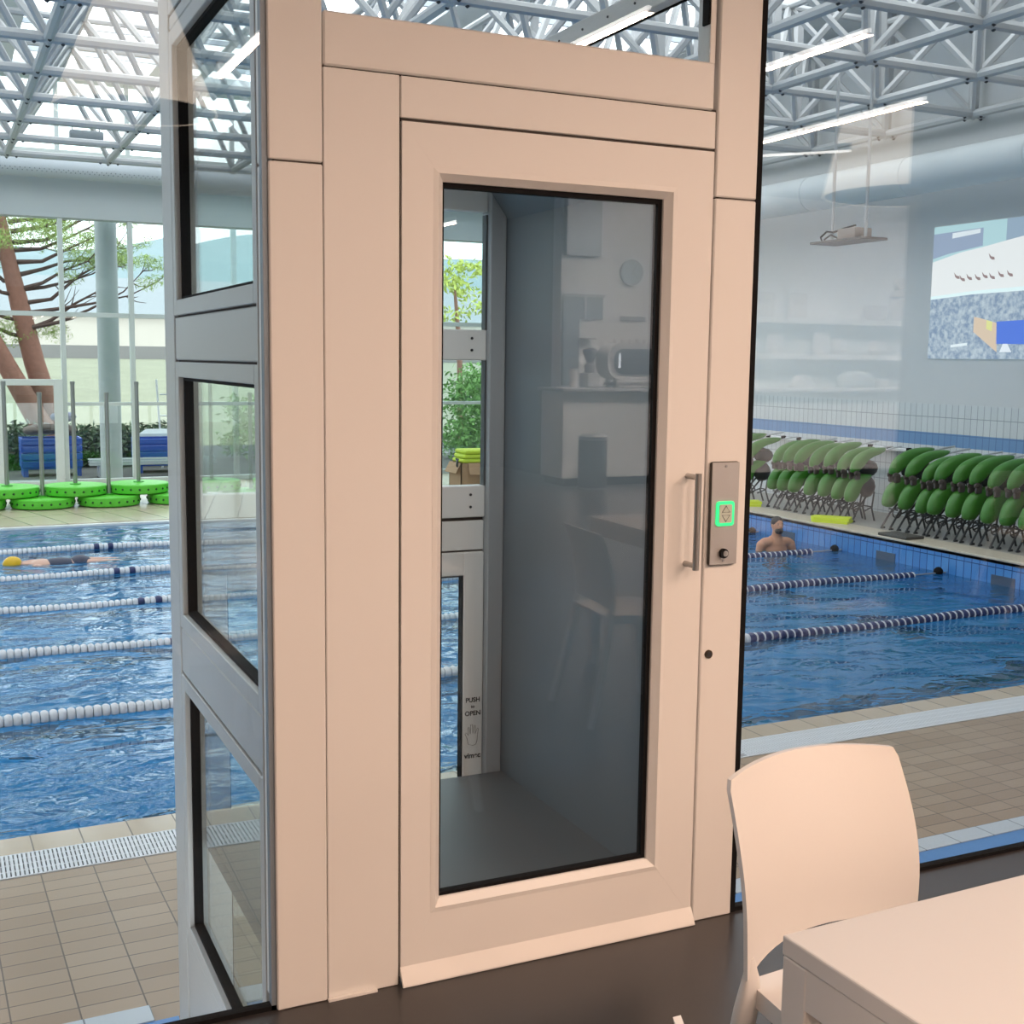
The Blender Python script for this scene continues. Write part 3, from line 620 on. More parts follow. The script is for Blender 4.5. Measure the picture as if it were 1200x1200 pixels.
# ================================================================== PEOPLE
def voxel(name, b, m, vox, parent=None, smooth_it=6):
    me = b.mesh(name); o = bpy.data.objects.new(name, me); COL.objects.link(o)
    r = o.modifiers.new('remesh', 'REMESH'); r.mode = 'VOXEL'; r.voxel_size = vox; r.use_smooth_shade = True
    s_ = o.modifiers.new('smooth', 'SMOOTH'); s_.iterations = smooth_it; s_.factor = .5
    dg = bpy.context.evaluated_depsgraph_get(); dg.update(); m2 = bpy.data.meshes.new_from_object(o.evaluated_get(dg))
    COL.objects.unlink(o); bpy.data.objects.remove(o)
    for p in m2.polygons: p.use_smooth = True
    m2.materials.clear(); m2.materials.append(m)
    return obj(name, m2, None, parent)
def limb(b, pts, rs): 
    b.tube(pts, rs, 12)
    for p, r in zip(pts, rs): b.ball(p, r, 2)
SKIN = mat('tanned_skin', s2l(196, 142, 112), .5, 0, .05, 60); HAIR = mat('dark_hair', (.018, .013, .012), .6); SKIN2 = mat('fair_skin', s2l(205, 165, 145), .45)
# man standing in the water: local frame, looks towards -y (rotated afterwards), z from pool floor
def man():
    th = thing('person', 'bearded man with dark cap standing shoulder deep in the pool near the end wall', 'person', (0, 0, 0))
    b = B()
    b.ball((0, 0, .96), (.165, .115, .14), 3); b.ball((0, .005, 1.12), (.150, .105, .16), 3); b.ball((0, .01, 1.28), (.172, .118, .17), 3); b.ball((0, .01, 1.39), (.165, .10, .09), 3)
    b.tube([(0, .01, 1.40), (0, .0, 1.50), (0, -.01, 1.58)], [.105, .072, .064], 14)
    b.ball((-.13, .01, 1.425), (.13, .085, .07), 2); b.ball((.13, .01, 1.425), (.13, .085, .07), 2); b.ball((0, .02, 1.47), (.12, .07, .06), 2)
    b.ball((0, -.01, 1.665), (.077, .096, .115), 3); b.ball((0, -.055, 1.60), (.052, .05, .05), 2)           # skull, jaw
    b.tube([(0, -.098, 1.68), (0, -.125, 1.645)], [.012, .018], 8); b.ball((0, -.118, 1.645), .017, 1)        # nose
    for s in (-1, 1):
        b.ball((s * .079, .0, 1.655), (.012, .024, .034), 1)                                                   # ear
        limb(b, [(s * .225, .01, 1.385), (s * .27, .0, 1.26), (s * .275, -.04, 1.12)], [.072, .052, .044])
        limb(b, [(s * .275, -.04, 1.12), (s * .25, -.16, 1.05), (s * .21, -.26, 1.02)], [.043, .038, .028])
        b.ball((s * .20, -.30, 1.015), (.032, .05, .018), 2)
        for k in range(4): b.tube([(s * (.178 + .015 * k), -.335, 1.015), (s * (.174 + .016 * k), -.375 - .006 * (k % 3), 1.008), (s * (.174 + .016 * k), -.40 - .006 * (k % 3), .998)], [.0095, .009, .0075], 6)
        b.tube([(s * .19 - .02 * s, -.30, 1.015), (s * .155, -.325, 1.01), (s * .145, -.345, 1.0)], [.011, .01, .008], 6)
        limb(b, [(s * .09, .0, .90), (s * .10, -.02, .50), (s * .10, .02, .09)], [.092, .062, .042]); b.ball((s * .10, -.05, .045), (.045, .12, .04), 2)
    voxel('body', b, SKIN, .011, th, 5)
    b = B(); b.ball((0, .006, 1.69), (.082, .100, .100), 3)
    for v in list(b.bm.verts):
        if v.co.z < 1.675 - .35 * (v.co.y + .1) * (v.co.y > -.1) + (.03 if v.co.y < -.05 else 0): v.co.z = 1.675 - .30 * max(0, v.co.y + .1) + (.03 if v.co.y < -.05 else 0)
    obj('swim_cap', b, HAIR, th, True, 'dark cap')
    b = B(); b.ball((0, -.058, 1.592), (.062, .060, .055), 2); obj('beard', b, HAIR, th, True, 'dark beard')
    for s in (-1, 1):
        b = B(); b.ball((s * .031, -.092, 1.672), (.012, .007, .007), 1); obj('eye', b, BOLT, th)
        b = B(); b.ball((s * .033, -.094, 1.692), (.022, .006, .005), 1); obj('eyebrow', b, HAIR, th)
    b = B(); b.ball((0, .0, .90), (.178, .128, .12), 2); obj('swim_trunks', b, mat('dark_trunks', (.02, .03, .06), .7), th, True)
    return th
mn_ = man(); mn_.location = (10.55, 13.75, -2.40); mn_.rotation_euler = (0, 0, math.radians(-8))
# swimmer in the yellow cap, on the front, head to the left
def swimmer():
    th = thing('person', 'swimmer in a yellow cap gliding face down between the far lane ropes', 'person', (0, 0, 0))
    b = B()      # local: head at -x, body along +x, z up from water
    b.ball((-.02, 0, .02), (.115, .08, .10), 3); b.tube([(.08, 0, .0), (.2, 0, -.01)], [.06, .07], 12)
    b.ball((.30, 0, -.015), (.17, .19, .10), 3); b.ball((.52, 0, -.02), (.20, .155, .095), 3); b.ball((.75, 0, -.01), (.16, .165, .105), 3)
    for s in (-1, 1):
        limb(b, [(.84, s * .085, -.02), (1.25, s * .09, -.02), (1.68, s * .07, -.01)], [.085, .058, .036]); b.ball((1.78, s * .07, -.01), (.11, .04, .03), 2)
    limb(b, [(.22, .19, .0), (-.05, .23, -.03), (-.30, .20, -.06)], [.058, .045, .034]); b.ball((-.40, .19, -.065), (.07, .04, .016), 2)
    for k in range(4): b.tube([(-.44, .165 + .017 * k, -.065), (-.50 - .008 * (k % 3), .162 + .019 * k, -.07)], [.009, .007], 6)
    b.tube([(-.38, .165, -.065), (-.44, .14, -.068)], [.011, .008], 6)
    limb(b, [(.22, -.19, .0), (.45, -.27, -.08), (.68, -.25, -.16)], [.058, .045, .034]); b.ball((.76, -.24, -.18), (.07, .036, .02), 2)
    for k in range(4): b.tube([(.80, -.265 + .016 * k, -.19), (.86 + .008 * (k % 3), -.268 + .018 * k, -.2)], [.009, .007], 6)
    b.tube([(.75, -.21, -.18), (.80, -.185, -.19)], [.011, .008], 6)
    voxel('body', b, SKIN2, .013, th, 4)
    b = B(); b.ball((-.035, 0, .030), (.118, .090, .108), 3); obj('swim_cap', b, mat('yellow_silicone', s2l(222, 178, 26), .35), th, True, 'yellow swim cap')
    b = B(); b.ball((.50, 0, -.012), (.27, .165, .100), 3); b.ball((.76, 0, -.004), (.15, .170, .112), 3); obj('swimsuit', b, mat('dark_swimsuit', (.02, .025, .06), .5), th, True)
    return th
sw = swimmer(); sw.location = (.80, 16.15, ZW - .035); sw.rotation_euler = (0, 0, ROT)

# ================================================================== AQUA BIKES on the end deck
GREEN = mat('green_bike_shell', s2l(58, 116, 34), .42, 0, .04, 20, .15); DRK = mat('dark_bike_frame', (.022, .024, .026), .5); BROWN = mat('brown_grey_pad', (.085, .066, .058), .6)
def bike():
    th = thing('aqua_bike', 'green aqua bike', 'aqua bike', (0, 0, 0))
    def shell(pts, hw, name, n=3):
        b = B(); P = []
        for k in range(len(pts)):                     # smooth the outline
            p0, p1, p2, p3 = pts[k - 1], pts[k], pts[(k+1) % len(pts)], pts[(k+2) % len(pts)]
            for t in (0, .33, .66):
                f = lambda i: .5 * (2*p1[i] + (p2[i]-p0[i])*t + (2*p0[i]-5*p1[i]+4*p2[i]-p3[i])*t*t + (3*p1[i]-p0[i]-3*p2[i]+p3[i])*t**3)
                P.append((f(0), f(1)))
        cx = sum(p[0] for p in P) / len(P); cz = sum(p[1] for p in P) / len(P); rows = []
        for (yy, s) in ((-hw, .62), (-hw * .75, .88), (-hw * .3, 1), (hw * .3, 1), (hw * .75, .88), (hw, .62)):
            rows.append([b.bm.verts.new((cx + (u - cx) * s, yy, cz + (v - cz) * s)) for u, v in P])
        for i in range(5):
            for k in range(len(P)): b.bm.faces.new((rows[i][k], rows[i][(k+1) % len(P)], rows[i+1][(k+1) % len(P)], rows[i+1][k]))
        b.bm.faces.new(rows[0][::-1]); b.bm.faces.new(rows[-1])
        return obj(name, b, GREEN, th, True, ang=60)
    shell([(-.41, .33), (-.40, .47), (-.30, .62), (-.10, .72), (.07, .72), (.04, .67), (-.12, .58), (-.20, .45), (-.27, .31)], .085, 'lower_shell')
    shell([(-.33, .77), (-.30, .90), (-.17, 1.02), (.06, 1.10), (.33, 1.11), (.35, 1.07), (.12, 1.01), (-.06, .92), (-.17, .82), (-.25, .75)], .08, 'upper_shell')
    b = B(); b.ball((.04, 0, .80), (.19, .075, .13), 2); b.ball((.02, 0, .52), (.17, .075, .17), 2); obj('hub', b, DRK, th, True)
    for s in (-1, 1):
        b = B(); b.box(-.30, -.20, s * .06 - .022, s * .06 + .022, .64, .76, .02, 2); b.ball((-.27, s * .06, .74), (.06, .035, .045), 1); obj('pedal', b, BROWN, th, True)
        b = B(); b.tube([(-.05, s * .08, .40), (-.22, s * .085, .22), (-.36, s * .09, 0.0)], .014, 6); b.tube([(-.36, s * .09, .012), (-.30, s * .09, .012)], .016, 6); obj('leg', b, DRK, th, True)
        b = B(); b.tube([(.10, s * .08, .45), (.05, s * .09, .2), (.12, s * .09, 0.0)], .014, 6); obj('leg', b, DRK, th, True)
    b = B(); b.tube([(-.24, -.09, .27), (-.24, .09, .27)], .012, 6); b.tube([(-.12, -.1, .16), (.05, -.1, .22), (.06, .1, .22), (-.12, .1, .16)], .011, 6); b.tube([(-.18 + .07 * math.cos(t * PI / 5), 0, .22 + .07 * math.sin(t * PI / 5)) for t in range(10)], .010, 6, closed=True); obj('cross_bars', b, DRK, th, True)
    b = B(); b.tube([(.30, 0, 1.06), (.55, .0, 1.10), (.72, .0, 1.12)], .014, 6); obj('handlebar', b, ALU, th, True)
    b = B(); b.ball((-.02, 0, .90), (.10, .07, .045), 2); obj('saddle', b, BROWN, th, True)
    return th
bk = bike()
YL = [16.95, 16.55] + [15.80 - .303 * k for k in range(7)]; YR = [13.10 - .29 * k for k in range(10)]
first = True
for grp, ysl in (('l', YL), ('r', YR)):
    for i, y in enumerate(ysl):
        od = ['first', 'second', 'third', 'fourth', 'fifth', 'sixth', 'seventh', 'eighth', 'ninth', 'tenth']
        if grp == 'l': lab = '%s green aqua bike from the left in the middle row behind the man' % od[max(0, i - 2)]
        else: lab = '%s green aqua bike from the left in the row under the picture' % od[i]
        if grp == 'l' and i == 0: lab = 'leftmost green aqua bike, half hidden behind the black glass joint'
        if grp == 'l' and i == 1: lab = 'second green aqua bike from the black glass joint, with a gap to its right'
        rz = random.uniform(-.13, .13)
        if first: bk.location = (12.32, y, ZE); bk.rotation_euler = (0, 0, rz); bk['label'] = lab; bk['group'] = 'aqua bikes along the end wall'; first = False
        else: dup(bk, (12.32 + random.uniform(-.03, .03), y, ZE), rz, lab, 'aqua bikes along the end wall', random.uniform(.95, 1.04))
RLB = ['white wall rail above the leftmost aqua bikes', 'white wall rail with black pegs above the middle row of aqua bikes', 'white wall rail with black pegs above the right row of aqua bikes']
for q, (a, c) in enumerate(((16.55, 18.0), (13.95, 15.95), (9.5, 13.1))):
    rl = thing('wall_rail', RLB[q], 'rail', (XW - .1, (a + c) / 2, .2), 'wall rails above the bikes')
    b = B(); b.box(XW - .10, XW - .03, a, c, .20, .25, .008); obj('bar', b, mat('white_rail', (.82, .84, .85), .3), rl)
    y = a + .1
    while y < c:
        b = B(); b.box(XW - .16, XW - .08, y, y + .05, .215, .27, .008); obj('peg', b, BLACK, rl); y += .42
LIME = mat('lime_foam', s2l(205, 222, 30), .6, 0, .1, 80)
for (x, y, rz, lab) in ((11.66, 16.1, .3, 'lime kickboards lying on the end deck beside the lift post'), (11.66, 13.95, -.1, 'lime kickboards lying on the coping right of the standing man')):
    for k in range(2):
        b = B(); b.prism([(.16 * math.cos(t * PI / 8) * (1 if t < 9 else 1), .22 + .1 * math.sin(t * PI / 8)) for t in range(0, 9)] + [(-.16, -.24), (.16, -.24)], 'z', 0, .035)
        o = single('kickboard', b, LIME, lab.replace('kickboards', 'foam kickboard') + (', lower of two' if k == 0 else ', upper of two'), 'kickboard', 'lime kickboards', False)
        o.location = (x + .02 * k, y + .03 * k, (ZE + .013 if x < XP + .43 else ZE + .001) + .0355 * k); o.rotation_euler = (0, 0, rz + .12 * k + .7)
b = B(); b.box(XP - .02, XP + .30, 12.12, 12.66, ZE + .013, ZE + .05, .01); single('pool_mat', b, mat('dark_mat', s2l(70, 66, 60), .7), 'dark flat mat on the edge of the end deck before the right bike row', 'mat')

# ================================================================== GREEN POLE DISCS on the far deck
DISC = mat('bright_green_plastic', s2l(96, 205, 60), .45); DISCS = mat('green_disc_rim', s2l(62, 165, 40), .45); POLE = mat('steel_pole', (.30, .31, .28), .35, .6)
def disc():
    th = thing('pole_disc', 'green disc', 'pole disc', (0, 0, 0))
    b = B(); b.lathe([(.44, 0), (.50, .02), (.51, .045), (.51, .155), (.50, .17), (.47, .175), (.0001, .178)], seg=40); obj('base_disc', b, DISC, th, True, ang=30)
    b = B(); b.lathe([(.5125, .03), (.5125, .145)], seg=40); 
    b = B()
    for k in range(22):
        a = 2 * PI * k / 22; b.ball((.508 * math.cos(a), .508 * math.sin(a), .09), .022, 1)
    obj('rim_holes', b, mat('dark_green_hole', (.012, .08, .012), .7), th)
    b = B(); b.tube([(0, 0, .17), (0, 0, 1.86)], .035, 12); b.tube([(0, 0, 1.86), (0, 0, 1.92)], .04, 12); obj('pole', b, POLE, th, True)
    b = B(); b.lathe([(.09, .176), (.09, .19), (.04, .2)], seg=16); obj('pole_socket', b, DISCS, th, True)
    return th
dp = disc()
DL = [(1.00, 21.95, 1, 'upper green pole disc cut by the left picture edge'), (2.08, 21.95, 1, 'upper green pole disc below the right door jamb of the facade'), (3.13, 22.00, 1, 'upper green pole disc in front of the round column'),
      (1.54, 21.8, 0, 'lower green pole disc, leftmost one lying on the far deck'), (2.605, 21.8, 0, 'lower green pole disc on the deck between door jamb and round column'), (3.76, 21.85, 0, 'lower green pole disc beside the left edge of the lift'),
      (5.05, 21.8, 0, 'lower green pole disc seen through the lift side window'), (5.65, 22.0, 1, 'upper green pole disc seen through the lift side window'), (.46, 21.8, 0, 'lower green pole disc mostly outside the left picture edge'), (4.40, 22.05, 1, 'upper green pole disc hidden behind the lift corner post')]
for i, (x, y, up, lab) in enumerate(DL):
    z = ZD + (.18 if up else 0)
    if i == 0: dp.location = (x, y, z); dp['label'] = lab; dp['group'] = 'green pole discs'
    else: dup(dp, (x, y, z), .3 * i, lab, 'green pole discs')

# cardboard box with yellow bundles seen through the lift
cb = thing('cardboard_box', 'open cardboard box on the far deck seen through the lift back window', 'box', (9.8, 22.6, ZD))
CARD = mat('brown_cardboard', s2l(176, 140, 108), .8, 0, .05, 30)
b = B(); b.box(9.35, 10.25, 22.3, 22.32, ZD, ZD + .5); b.box(9.35, 10.25, 22.9, 22.92, ZD, ZD + .5); b.box(9.35, 9.37, 22.3, 22.92, ZD, ZD + .5); b.box(10.23, 10.25, 22.3, 22.92, ZD, ZD + .5); b.box(9.35, 10.25, 22.3, 22.92, ZD, ZD + .02); obj('carton', b, CARD, cb)
b = B(); b.prism([(22.30, ZD + .5), (22.20, ZD + .28), (22.19, ZD + .285), (22.29, ZD + .51)], 'x', 9.5, 10.25); obj('front_flap', b, CARD, cb)
b = B(); b.prism([(9.36, ZD + .5), (9.25, ZD + .3), (9.24, ZD + .31), (9.35, ZD + .51)], 'y', 22.32, 22.9); obj('side_flap', b, CARD, cb)
TOW = mat('lime_mesh_bundle', s2l(196, 214, 60), .7, 0, .3, 60)
for k in range(3):
    b = B(); b.box(9.40 + .02 * k, 10.20, 22.3, 22.9, ZD + .505 + .088 * k, ZD + .588 + .088 * k, .04, 3)
    for v in b.bm.verts: v.co.x += .015 * math.sin(v.co.y * 14 + k)
    single('folded_mesh_bag', b, TOW, ['lime folded mesh bag at the bottom of the pile in the carton', 'lime folded mesh bag in the middle of the pile in the carton', 'lime folded mesh bag on top of the pile in the carton'][k], 'bag', 'lime bags in the carton', True)
b = B()
for k in range(9): b.tube([(9.30, 22.3 + .02 * k, ZD + .6), (9.24 + .01 * (k % 3), 22.27, ZD + .52 - .02 * (k % 4)), (9.26, 22.26, ZD + .44)], .012, 5)
single('dark_cord_bundle', b, DRK, 'dark cords hanging over the left rim of the carton', 'cord')

# ================================================================== OUTSIDE
b = B(); b.box(-60, 90, YF + .6, 140, -1.5, -1.12); struct('ground_yard', b, mat('yard_paving', (.07, .07, .068), .9, 0, .1, 2, .08), 'grey paved yard outside the facade', 'ground')
def col_(x, lab):
    b = B(); b.tube([(x, 26.35, -1.12), (x, 26.35, 2), (x, 26.35, 5.2)], .215, 28); single('round_column', b, mat('grey_concrete', (.40, .43, .44), .7, 0, .1, 4, .12), lab, 'column', 'round concrete columns', True)
col_(3.22, 'round concrete column outside the facade left of the lift'); col_(10.35, 'round concrete column seen through the lift back window'); col_(6.8, 'round concrete column hidden behind the lift')
# lawn slope, road wall, long building, hill
b = B()
for i in range(12):
    pass
b.prism([(36, -1.2), (70, -1.0), (70, 1.3), (60, .95), (48, .1), (38, -.9)], 'x', -60, 90); single('grass_bank', b, mat('pale_grass', (.22, .225, .155), .9, 0, .4, 1.2, .25), 'sunlit grass bank beyond the hedge', 'grass', kind='stuff')
b = B(); b.box(-60, 90, 70, 71, -1.2, 2.0); struct('wall_road', b, mat('road_wall', (.22, .21, .21), .8), 'low grey wall along the far road', 'wall')
lb = thing('long_building', 'long low cream building with a grey roof beyond the road', 'building', (20, 82, -1))
b = B(); b.box(-60, 90, 80, 95, -1.2, 4.0); obj('wall', b, mat('cream_wall', (.70, .64, .56), .9), lb)
b = B(); b.prism([(79.6, 4.0), (86, 6.6), (95.4, 4.0)], 'x', -60.5, 90.5); obj('roof', b, mat('grey_sheet_roof', (.23, .255, .275), .6), lb)
b = B(); random.seed(3); N = 80; V = []
for i in range(N + 1):
    x = -120 + 300 * i / N; h = 23 + 3 * math.sin(i * .16) + 1.6 * math.sin(i * .41 + 1); V.append((x, h))
for i in range(N):
    (xa, ha), (xb, hb_) = V[i], V[i + 1]
    ra = [(xa, 150, -2), (xa, 180, ha * .45), (xa, 215, ha * .8), (xa, 250, ha)]; rb = [(xb, 150, -2), (xb, 180, hb_ * .45), (xb, 215, hb_ * .8), (xb, 250, hb_)]
    for k in range(3): b.quad(ra[k], rb[k], rb[k+1], ra[k+1])
bmesh.ops.remove_doubles(b.bm, verts=b.bm.verts[:], dist=.001)
single('hill', b, mat('hazy_hillside', (.19, .255, .275), .95, 0, .5, .05, .15), 'pale blue green hill in the haze behind the buildings', 'hill', None, True)  # distance haze is put into the hill's pale colour
def leaves(b, c, r, n, size, asp=.35):
    for _ in range(n):
        while True:
            p = Vector((random.uniform(-1, 1), random.uniform(-1, 1), random.uniform(-1, 1)))
            if p.length < 1: break
        p = Vector((p.x * r[0], p.y * r[1], p.z * r[2])) + Vector(c)
        a = Vector((random.gauss(0, 1), random.gauss(0, 1), random.gauss(0, 1))).normalized(); d = a.cross(Vector((random.gauss(0, 1), random.gauss(0, 1), random.gauss(0, 1)))).normalized()
        s_ = size * random.uniform(.6, 1.3)
        b.quad(p - a * s_, p + d * s_ * asp, p + a * s_, p - d * s_ * asp)
pt = thing('pine_tree', 'leaning pine tree with red brown trunks outside the facade on the left', 'tree', (2.6, 33, -1.12))
BARK = mat('red_brown_bark', s2l(140, 98, 84), .9, 0, .6, 9, .25)
b = B(); b.tube([(3.0, 33, -1.2), (2.62, 33, -.1), (2.25, 33.1, 1.3), (1.98, 33.1, 2.6), (1.75, 33, 3.7), (1.5, 33, 5.2)], [.30, .27, .25, .23, .19, .13], 12); obj('trunk', b, BARK, pt, True)
b = B(); b.tube([(2.9, 32.8, -1.2), (2.2, 32.8, .0), (1.6, 32.8, 1.2), (.9, 32.8, 2.6), (.3, 32.7, 4.0)], [.30, .27, .23, .2, .14], 12); obj('trunk', b, BARK, pt, True)
BR = mat('dark_branch', s2l(86, 66, 60), .9)
random.seed(11)
tips = []
for k in range(20):
    z0 = 1.9 + .16 * k + random.uniform(-.1, .1); x0_ = 2.1 - .13 * (z0 - 2.2); sx = 1 if k % 3 else -1; L = random.uniform(1.3, 3.3) * (1 if sx > 0 else .7); dy = random.uniform(-1, 1); up = random.uniform(.28, .85)
    pts = [(x0_, 33, z0), (x0_ + sx * L * .25, 33 + dy * .3, z0 + .06 * L + random.uniform(-.12, .12)), (x0_ + sx * L * .5, 33 + dy * .5, z0 + up * .32 * L + random.uniform(-.1, .1)), (x0_ + sx * L * .78, 33 + dy * .8, z0 + up * .55 * L), (x0_ + sx * L, 33 + dy, z0 + up * .95 * L)]
    b = B(); b.tube(pts, [.07, .05, .034, .02, .008], 6)
    for t in range(6):
        i_ = random.randint(1, 3); q_ = Vector(pts[i_]).lerp(Vector(pts[i_ + 1]), random.random()); e = q_ + Vector((sx * random.uniform(.1, .75), random.uniform(-.4, .4), random.uniform(-.15, .55))); m_ = q_.lerp(e, .5) + Vector((0, 0, -.05)); b.tube([q_, m_, e], [.018, .012, .005], 5); tips.append(e)
    tips.append(Vector(pts[-1])); obj('branch', b, BR, pt, True)
b = B()
for e in tips:
    if 3.2 < e.z < 4.9: leaves(b, e + Vector((0, 0, .05)), (.30, .35, .20), 150, .06, .14)
for k in range(60): leaves(b, (random.uniform(-1.8, 3.3), 33 + random.uniform(-1.2, 1.2), random.uniform(4.1, 4.9)), (.45, .5, .28), 230, .065, .14)
o = obj('foliage', b, mat('pine_needles', s2l(140, 162, 84), .7, 0, 0, 3, .3), pt); o['kind'] = 'stuff'
b = B()
for k in range(14): leaves(b, (random.uniform(.4, 3.1), 33.2, 2.0 + random.uniform(-.2, .25)), (.35, .4, .2), 170, .055, .14)
o = obj('foliage', b, MATS['pine_needles'], pt); o['kind'] = 'stuff'
def bush(name, x0, x1, y, zt, lab, m, n=2600, dep=.5):
    b = B(); k = 0
    while k < n:
        leaves(b, (random.uniform(x0, x1), y + random.uniform(-dep, dep), random.uniform(-1.0, zt - .3) ), (.35, .3, .3), 26, .085); k += 26
    return single(name, b, m, lab, 'hedge')
HEDGE = mat('dark_hedge_leaves', s2l(62, 84, 56), .7, 0, 0, 4, .45); HEDGE2 = mat('fresh_shrub_leaves', s2l(112, 156, 76), .7, 0, 0, 4, .3)
bush('hedge', -2, 2.0, 30.3, .0, 'dark leafy hedge behind the blue crates', HEDGE, 9000); bush('hedge', 2.8, 5.6, 30.6, -.05, 'dark leafy hedge behind the round column', HEDGE, 7500)
bush('shrub', 12.3, 15.0, 30.0, 1.5, 'tall green shrub seen through the lift back window', HEDGE2, 9500, .8)
bush('shrub', 6.8, 9.5, 31.5, .6, 'green shrub behind the lift', HEDGE2, 3000, .6)
tr2 = thing('young_tree', 'small yellow green tree seen through upper lift back window', 'tree', (15, 36, -1.1))
b = B(); b.tube([(15.1, 36, -1.1), (15.0, 36, 2), (14.8, 36, 4)], [.12, .09, .04], 8); obj('trunk', b, BARK, tr2, True)
b = B()
for k in range(12): leaves(b, (15 + random.uniform(-1, 1), 36 + random.uniform(-.8, .8), random.uniform(2.8, 4.6)), (.5, .5, .3), 60, .11)
o = obj('foliage', b, mat('yellow_green_leaves', s2l(186, 196, 96), .7), tr2); o['kind'] = 'stuff'
# blue crates
BLUE = mat('blue_plastic_crate', s2l(26, 76, 170), .5)
def crate(x0, x1, y, z1, lab, full):
    c = thing('blue_crate', lab, 'crate', ((x0 + x1) / 2, y, -1.12)); d = .8
    b = B()
    for k in range(4): z = -.92 + k * (z1 + .92) / 4; b.box(x0, x1, y - d/2 - .02, y - d/2 + .02, z, z + (z1 + .92) / 4 - .03, .008); b.box(x0 - .02, x0 + .02, y - d/2, y + d/2, z, z + (z1 + .92) / 4 - .03); b.box(x1 - .02, x1 + .02, y - d/2, y + d/2, z, z + (z1 + .92) / 4 - .03); b.box(x0, x1, y + d/2 - .02, y + d/2 + .02, z, z + (z1 + .92) / 4 - .03)
    b.box(x0, x1, y - d/2, y + d/2, -.96, -.92); obj('crate_wall', b, BLUE, c)
    for xx in (x0 + .06, x1 - .06):
        b = B(); b.box(xx - .05, xx + .05, y - d/2, y + d/2, -1.12, -.96); obj('foot', b, BLUE, c)
    return c
crate(1.60, 2.80, 28.4, -.27, 'blue slatted crate outside the facade door', True); crate(4.0, 5.05, 28.6, -.32, 'blue crate outside the facade right of the round column', True)
b = B()
for k in range(7): b.ball((1.84 + .12 * k, 28.4 + .08 * (k % 2), -.14 + .03 * (k % 3)), (.2, .25, .11), 2)
single('rubbish_pile', b, mat('grey_brown_cloth', s2l(112, 96, 92), .9, 0, .5, 6, .3), 'grey brown cloth heap piled in the blue crate', 'cloth', None, True)
b = B(); b.ball((2.48, 28.35, .15), (.28, .25, .12), 2); single('grey_tarp_bundle', b, mat('slate_tarp', s2l(92, 96, 122), .8), 'slate grey bundle on top of the blue crate', 'bundle', None, True)
b = B()
for k in range(8): b.box(4.05 + .03 * k, 4.95, 28.3 + .05 * k, 28.34 + .05 * k, -.3 + .01 * k, -.24 + .012 * k)
single('white_boards', b, mat('white_boards', s2l(222, 226, 230), .6), 'white boards stacked in the right blue crate', 'boards')
b = B()
for k in range(6): b.box(2.9, 5.6, 27.4 + .07 * k, 27.45 + .07 * k, -.86 + .05 * (k % 3), -.83 + .05 * (k % 3))
for xx in (3.1, 5.3): b.box(xx, xx + .12, 27.4, 27.9, -1.12, -.86)
single('metal_profiles', b, ALU, 'stack of long metal profiles outside, beside the crate', 'profiles')
sfd = thing('scaffold_tower', 'white scaffold tower outside near the lift edge', 'scaffold', (5.2, 30, -1.1))
for xx in (4.75, 5.25, 5.45):
    b = B(); b.tube([(xx, 29.5, -1.12), (xx - .1, 29.5, .95)], .025, 6); obj('upright', b, HALLW, sfd, True)
for zz in (-.4, .1, .6):
    b = B(); b.tube([(4.72, 29.5, zz), (5.42, 29.5, zz)], .018, 6); obj('rung', b, HALLW, sfd, True)

